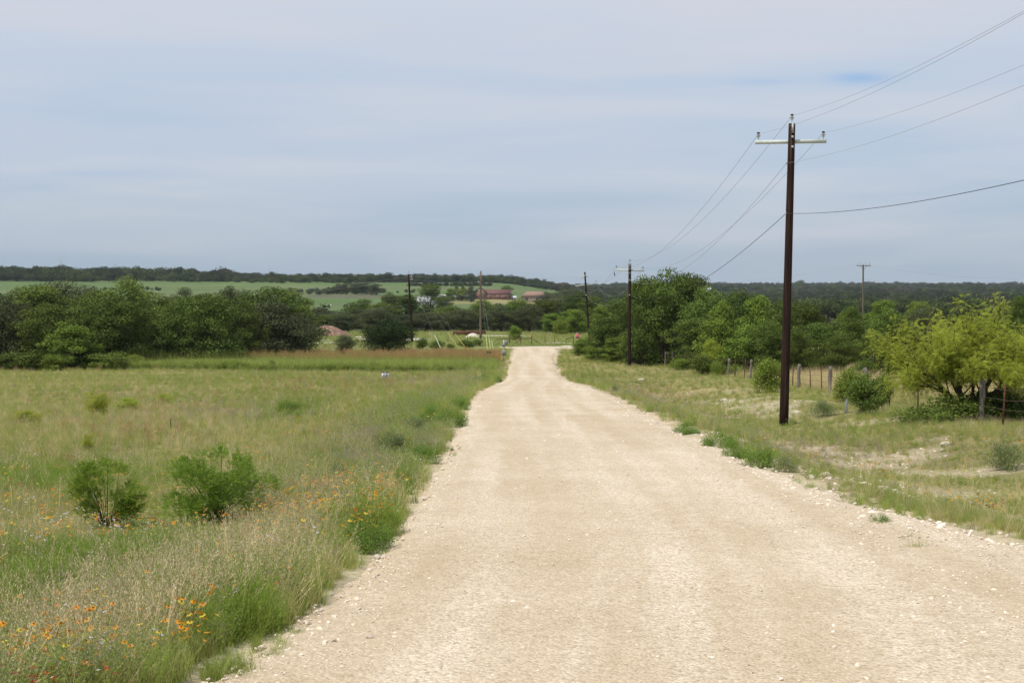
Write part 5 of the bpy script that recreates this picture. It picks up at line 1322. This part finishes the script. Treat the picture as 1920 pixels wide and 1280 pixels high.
hip_house(1002, 720, 13.5, 10, 2.9, 5.6, M['roof_tan'], M['wall_tan'], 'far house with a tan hipped tile roof right of the barn')
hip_house(1186, 330, 6, 6, 3.2, 5.6, M['roof_dark'], M['brick'], 'house with dark red roof half hidden behind the second pole')
def white_shed(px, D, w, d, he, hr, label, mat, rot=0, name='white_shed'):
    x, y = at(px, D); o = empty(name, (x, y, gz(x, y)), rot); tag(o, label, 'shed')
    mb = MB(); mb.add(*walls(w, d, he, hr)); mb.build('wall', M['white'], o); mb = MB(); mb.add(*gable(w, d, he, hr, .3)); mb.build('roof', M['white'], o)
white_shed(838, 725, 9.5, 5, 1.4, 2.6, 'left one of two low white sheds beside the barn', None); white_shed(872, 730, 9, 5, 1.2, 2.3, 'right one of two low white sheds beside the barn', None)
white_shed(797, 655, 7.5, 6, 1.6, 3.8, 'white tent roofed shed behind the tall dark tree', None, .5)
x, y = at(1327, 1500); white_shed(1327, 1500, 7, 5, 6.5, 8.5, 'tiny white building far off on the right skyline', None)
x, y = at(964, 735); o = empty('horse_trailer', (x, y, gz(x, y))); tag(o, 'small white trailer parked right of the brick barn', 'trailer')
mb = MB(); mb.add([(-1.7, -.9, .5), (1.7, -.9, .5), (1.7, .9, .5), (-1.7, .9, .5), (-1.6, -.85, 2.1), (1.3, -.85, 2.1), (1.3, .85, 2.1), (-1.6, .85, 2.1)], [(3, 2, 1, 0), (4, 5, 6, 7), (0, 1, 5, 4), (1, 2, 6, 5), (2, 3, 7, 6), (3, 0, 4, 7)]); mb.build('body', M['white'], o)
for sx in (-.6, .4):
    for sy in (-.95, .95): mb = MB(); mb.tube([(sx, sy - .09, .35), (sx, sy + .09, .35)], .35, 14); mb.build('wheel', M['black'], o)

# ------------------------------------------------------------------ cows
def cow(px, D, rz, mat, label, graze):
    x, y = at(px, D); o = empty('cow', (x, y, gz(x, y) + .02), rz); tag(o, label, 'cow', 'cattle on the pasture')
    J = [((-.05, 0, 1.05), .36), ((-.55, 0, 1.10), .34), ((-.85, 0, 1.08), .24), ((.45, 0, 1.08), .33), ((.75, 0, 1.14), .24)]
    E = [(0, 1), (1, 2), (0, 3), (3, 4)]
    hz = .45 if graze else 1.45
    J += [((1.05, 0, 1.2 if not graze else .9), .17), ((1.25, 0, hz + .03), .15), ((1.52, 0, hz - .14), .09)]; E += [(4, 5), (5, 6), (6, 7)]
    for sy in (-1, 1):
        n = len(J); J += [((-.68, sy * .2, .85), .2), ((-.60, sy * .22, .62), .12), ((-.76, sy * .22, .40), .075), ((-.70, sy * .22, .03), .07)]; E += [(1, n), (n, n + 1), (n + 1, n + 2), (n + 2, n + 3)]
        n = len(J); J += [((.52, sy * .2, .80), .16), ((.54, sy * .2, .42), .08), ((.52, sy * .2, .03), .065)]; E += [(3, n), (n, n + 1), (n + 1, n + 2)]
        n = len(J); J += [((1.22, sy * .26, hz + .10), .045)]; E += [(6, n)]
    n = len(J); J += [((-1.02, 0, .95), .05), ((-1.05, 0, .5), .035), ((-1.05, 0, .35), .05)]; E += [(2, n), (n, n + 1), (n + 1, n + 2)]
    me = bpy.data.meshes.new('body'); me.from_pydata([j[0] for j in J], E, []); me.materials.append(mat)
    b = link('body', me, o); sk = b.modifiers.new('skin', 'SKIN'); b.modifiers.new('sub', 'SUBSURF').levels = 1; b.modifiers['sub'].render_levels = 1
    for v, j in zip(me.skin_vertices[0].data, J): v.radius = (j[1], j[1])
    me.skin_vertices[0].data[0].use_root = True
cow(617, 602, .5, M['hide_patch'], 'black and white cow standing at the left of the pasture gap', False)
cow(648, 604, 2.7, M['hide'], 'black cow grazing to the right of the other one', True)

# ------------------------------------------------------------------ lattice masts on the skyline
def mast(px, ytop, D, label):
    x, y = at(px, D); g = gz(x, y); H = pt(px, ytop, D)[2] - g; mb = MB(); r = .9
    C = [(r * math.cos(a), r * math.sin(a)) for a in (0, 2.09, 4.19)]
    for c in C: mb.tube([(c[0], c[1], 0), (c[0] * .35, c[1] * .35, H)], .10, 4)
    nb = 16
    for k in range(nb):
        z0, z1 = H * k / nb, H * (k + 1) / nb; f0, f1 = 1 - .65 * k / nb, 1 - .65 * (k + 1) / nb
        for j in range(3):
            a, b = C[j], C[(j + 1) % 3]; mb.tube([(a[0] * f0, a[1] * f0, z0), (b[0] * f1, b[1] * f1, z1)], .05, 3)
    if ytop < 497:
        for f in (.55, .7, .85): mb.box((0, 0, H * f), (3.4, .25, .3))
    o = mb.build('lattice_mast', M['galv'], None, (x, y, g)); tag(o, label, 'mast', 'masts on the far skyline')
for k, (px, yt) in enumerate([(115, 483), (217, 490), (324, 498), (434, 506), (505, 497), (689, 507), (856, 508), (1016, 515)]):
    mast(px, yt, 1560, f'faint grey lattice mast on the skyline, {ORD[k]} from the left')

# ------------------------------------------------------------------ sky, sun, camera
SUN_AZ, SUN_EL = math.radians(232), math.radians(64)       # azimuth clockwise from +Y
def world():
    w = bpy.data.worlds.new('World'); SC.world = w; w.use_nodes = True; nt = w.node_tree; nt.nodes.clear()
    out = nt.nodes.new('ShaderNodeOutputWorld'); bg = nd(nt, 'ShaderNodeBackground', Strength=.1); nt.links.new(bg.outputs[0], out.inputs[0])
    sky = nt.nodes.new('ShaderNodeTexSky'); sky.sky_type = 'NISHITA'; sky.sun_disc = False; sky.sun_elevation = SUN_EL; sky.sun_rotation = SUN_AZ; sky.altitude = 250; sky.air_density = 1.2; sky.dust_density = 1.5; sky.ozone_density = 2
    tc = nt.nodes.new('ShaderNodeTexCoord'); sp = nt.nodes.new('ShaderNodeSeparateXYZ'); nt.links.new(tc.outputs['Generated'], sp.inputs[0])
    z = sp.outputs[2]
    K = 10.0
    def c(r, g, b): return (r * K, g * K, b * K)
    veil = ramp(nt, z, [(0, c(.365, .465, .575)), (.035, c(.41, .515, .64)), (.085, c(.475, .585, .735)), (.15, c(.55, .64, .775)), (.21, c(.665, .705, .80)), (.42, c(.58, .64, .76)), (.6, c(.44, .52, .66)), (1, c(.36, .45, .62))])
    mp = nd(nt, 'ShaderNodeMapping'); mp.inputs['Scale'].default_value = (2.2, 2.2, 21); mp.inputs['Location'].default_value = (3.1, 1.3, .55); nt.links.new(tc.outputs['Generated'], mp.inputs[0])
    n = nd(nt, 'ShaderNodeTexNoise', Scale=1.25, Detail=4.0, Roughness=.5, Distortion=.25); nt.links.new(mp.outputs[0], n.inputs['Vector'])
    f = ramp(nt, n.outputs[0], [(.42, (0, 0, 0)), (.70, (1, 1, 1))])
    fz = ramp(nt, z, [(0, (.2,) * 3), (.05, (.55,) * 3), (.2, (.75,) * 3), (.45, (.35,) * 3)])
    f = math_(nt, 'MULTIPLY', f, fz)
    col = mixc(nt, f, veil, c(.70, .70, .77))
    mp2 = nd(nt, 'ShaderNodeMapping'); mp2.inputs['Scale'].default_value = (4, 4, 40); mp2.inputs['Location'].default_value = (1.7, 5.2, 2.2); nt.links.new(tc.outputs['Generated'], mp2.inputs[0])
    n2 = nd(nt, 'ShaderNodeTexNoise', Scale=1.0, Detail=5.0, Roughness=.55); nt.links.new(mp2.outputs[0], n2.inputs['Vector'])
    f2 = math_(nt, 'MULTIPLY', ramp(nt, n2.outputs[0], [(.50, (0, 0, 0)), (.68, (1, 1, 1))]), fz)
    col = mixc(nt, math_(nt, 'MULTIPLY', f2, .48), col, c(.71, .70, .75))
    # small openings in the cloud where blue shows
    def hole(px, py, rx, rz_, amt):
        nonlocal col
        a, b, cc = ray(px, py); v = Vector((a, b, cc)).normalized()
        dx = math_(nt, 'DIVIDE', math_(nt, 'SUBTRACT', sp.outputs[0], v.x), rx); dz = math_(nt, 'DIVIDE', math_(nt, 'SUBTRACT', math_(nt, 'ADD', z, math_(nt, 'MULTIPLY', math_(nt, 'SUBTRACT', n2.outputs[0], .5), .012)), v.z), rz_)
        d = math_(nt, 'ADD', math_(nt, 'POWER', dx, 2.0), math_(nt, 'POWER', dz, 2.0))
        g = math_(nt, 'MULTIPLY', math_(nt, 'POWER', 2.718, math_(nt, 'MULTIPLY', d, -1.0)), amt, True)
        g = math_(nt, 'MULTIPLY', g, math_(nt, 'GREATER_THAN', sp.outputs[1], 0.0))
        col = mixc(nt, g, col, c(.28, .48, .80))
    hole(1612, 149, .019, .0038, .72); hole(1425, 157, .024, .0026, .28); hole(190, 324, .030, .0022, .2)
    col = mixc(nt, .12, col, sky.outputs[0])
    nt.links.new(col, bg.inputs[0])
world()
ld = bpy.data.lights.new('sun', 'SUN'); ld.energy = 4.0; ld.angle = math.radians(1.5); ld.color = (1, .955, .89)
lo = bpy.data.objects.new('sun', ld); COL.objects.link(lo)
dv = Vector((math.sin(SUN_AZ) * math.cos(SUN_EL), math.cos(SUN_AZ) * math.cos(SUN_EL), math.sin(SUN_EL)))
lo.rotation_euler = dv.to_track_quat('Z', 'Y').to_euler(); lo.location = (0, 0, 60)
def haze():
    mb = MB(); mb.box((0, 4600, 8), (19200, 10800, 96)); m, nt, out = new_mat('haze')
    v = nt.nodes.new('ShaderNodeVolumePrincipled'); v.inputs['Color'].default_value = (.80, .90, 1, 1); v.inputs['Density'].default_value = .00006; nt.links.new(v.outputs[0], out.inputs['Volume'])
    tag(mb.build('haze', m), 'thin bluish haze over the far woods', 'haze', kind='stuff')
haze()

cd = bpy.data.cameras.new('camera'); co = bpy.data.objects.new('camera', cd); COL.objects.link(co)
co.location = (0, 0, CAMZ); co.rotation_euler = (PI / 2 - PITCH, 0, 0); cd.sensor_fit = 'HORIZONTAL'; cd.sensor_width = 36; cd.lens = F / 1920 * 36; cd.clip_start = .1; cd.clip_end = 20000
SC.camera = co
vs = SC.view_settings; vs.view_transform = 'Standard'; vs.look = 'None'; vs.exposure = 0; vs.gamma = 1; vs.use_curve_mapping = False
cy = SC.cycles; cy.max_bounces = 5; cy.diffuse_bounces = 3; cy.glossy_bounces = 2; cy.transmission_bounces = 4; cy.transparent_max_bounces = 8; cy.use_denoising = True
SC.render.film_transparent = False
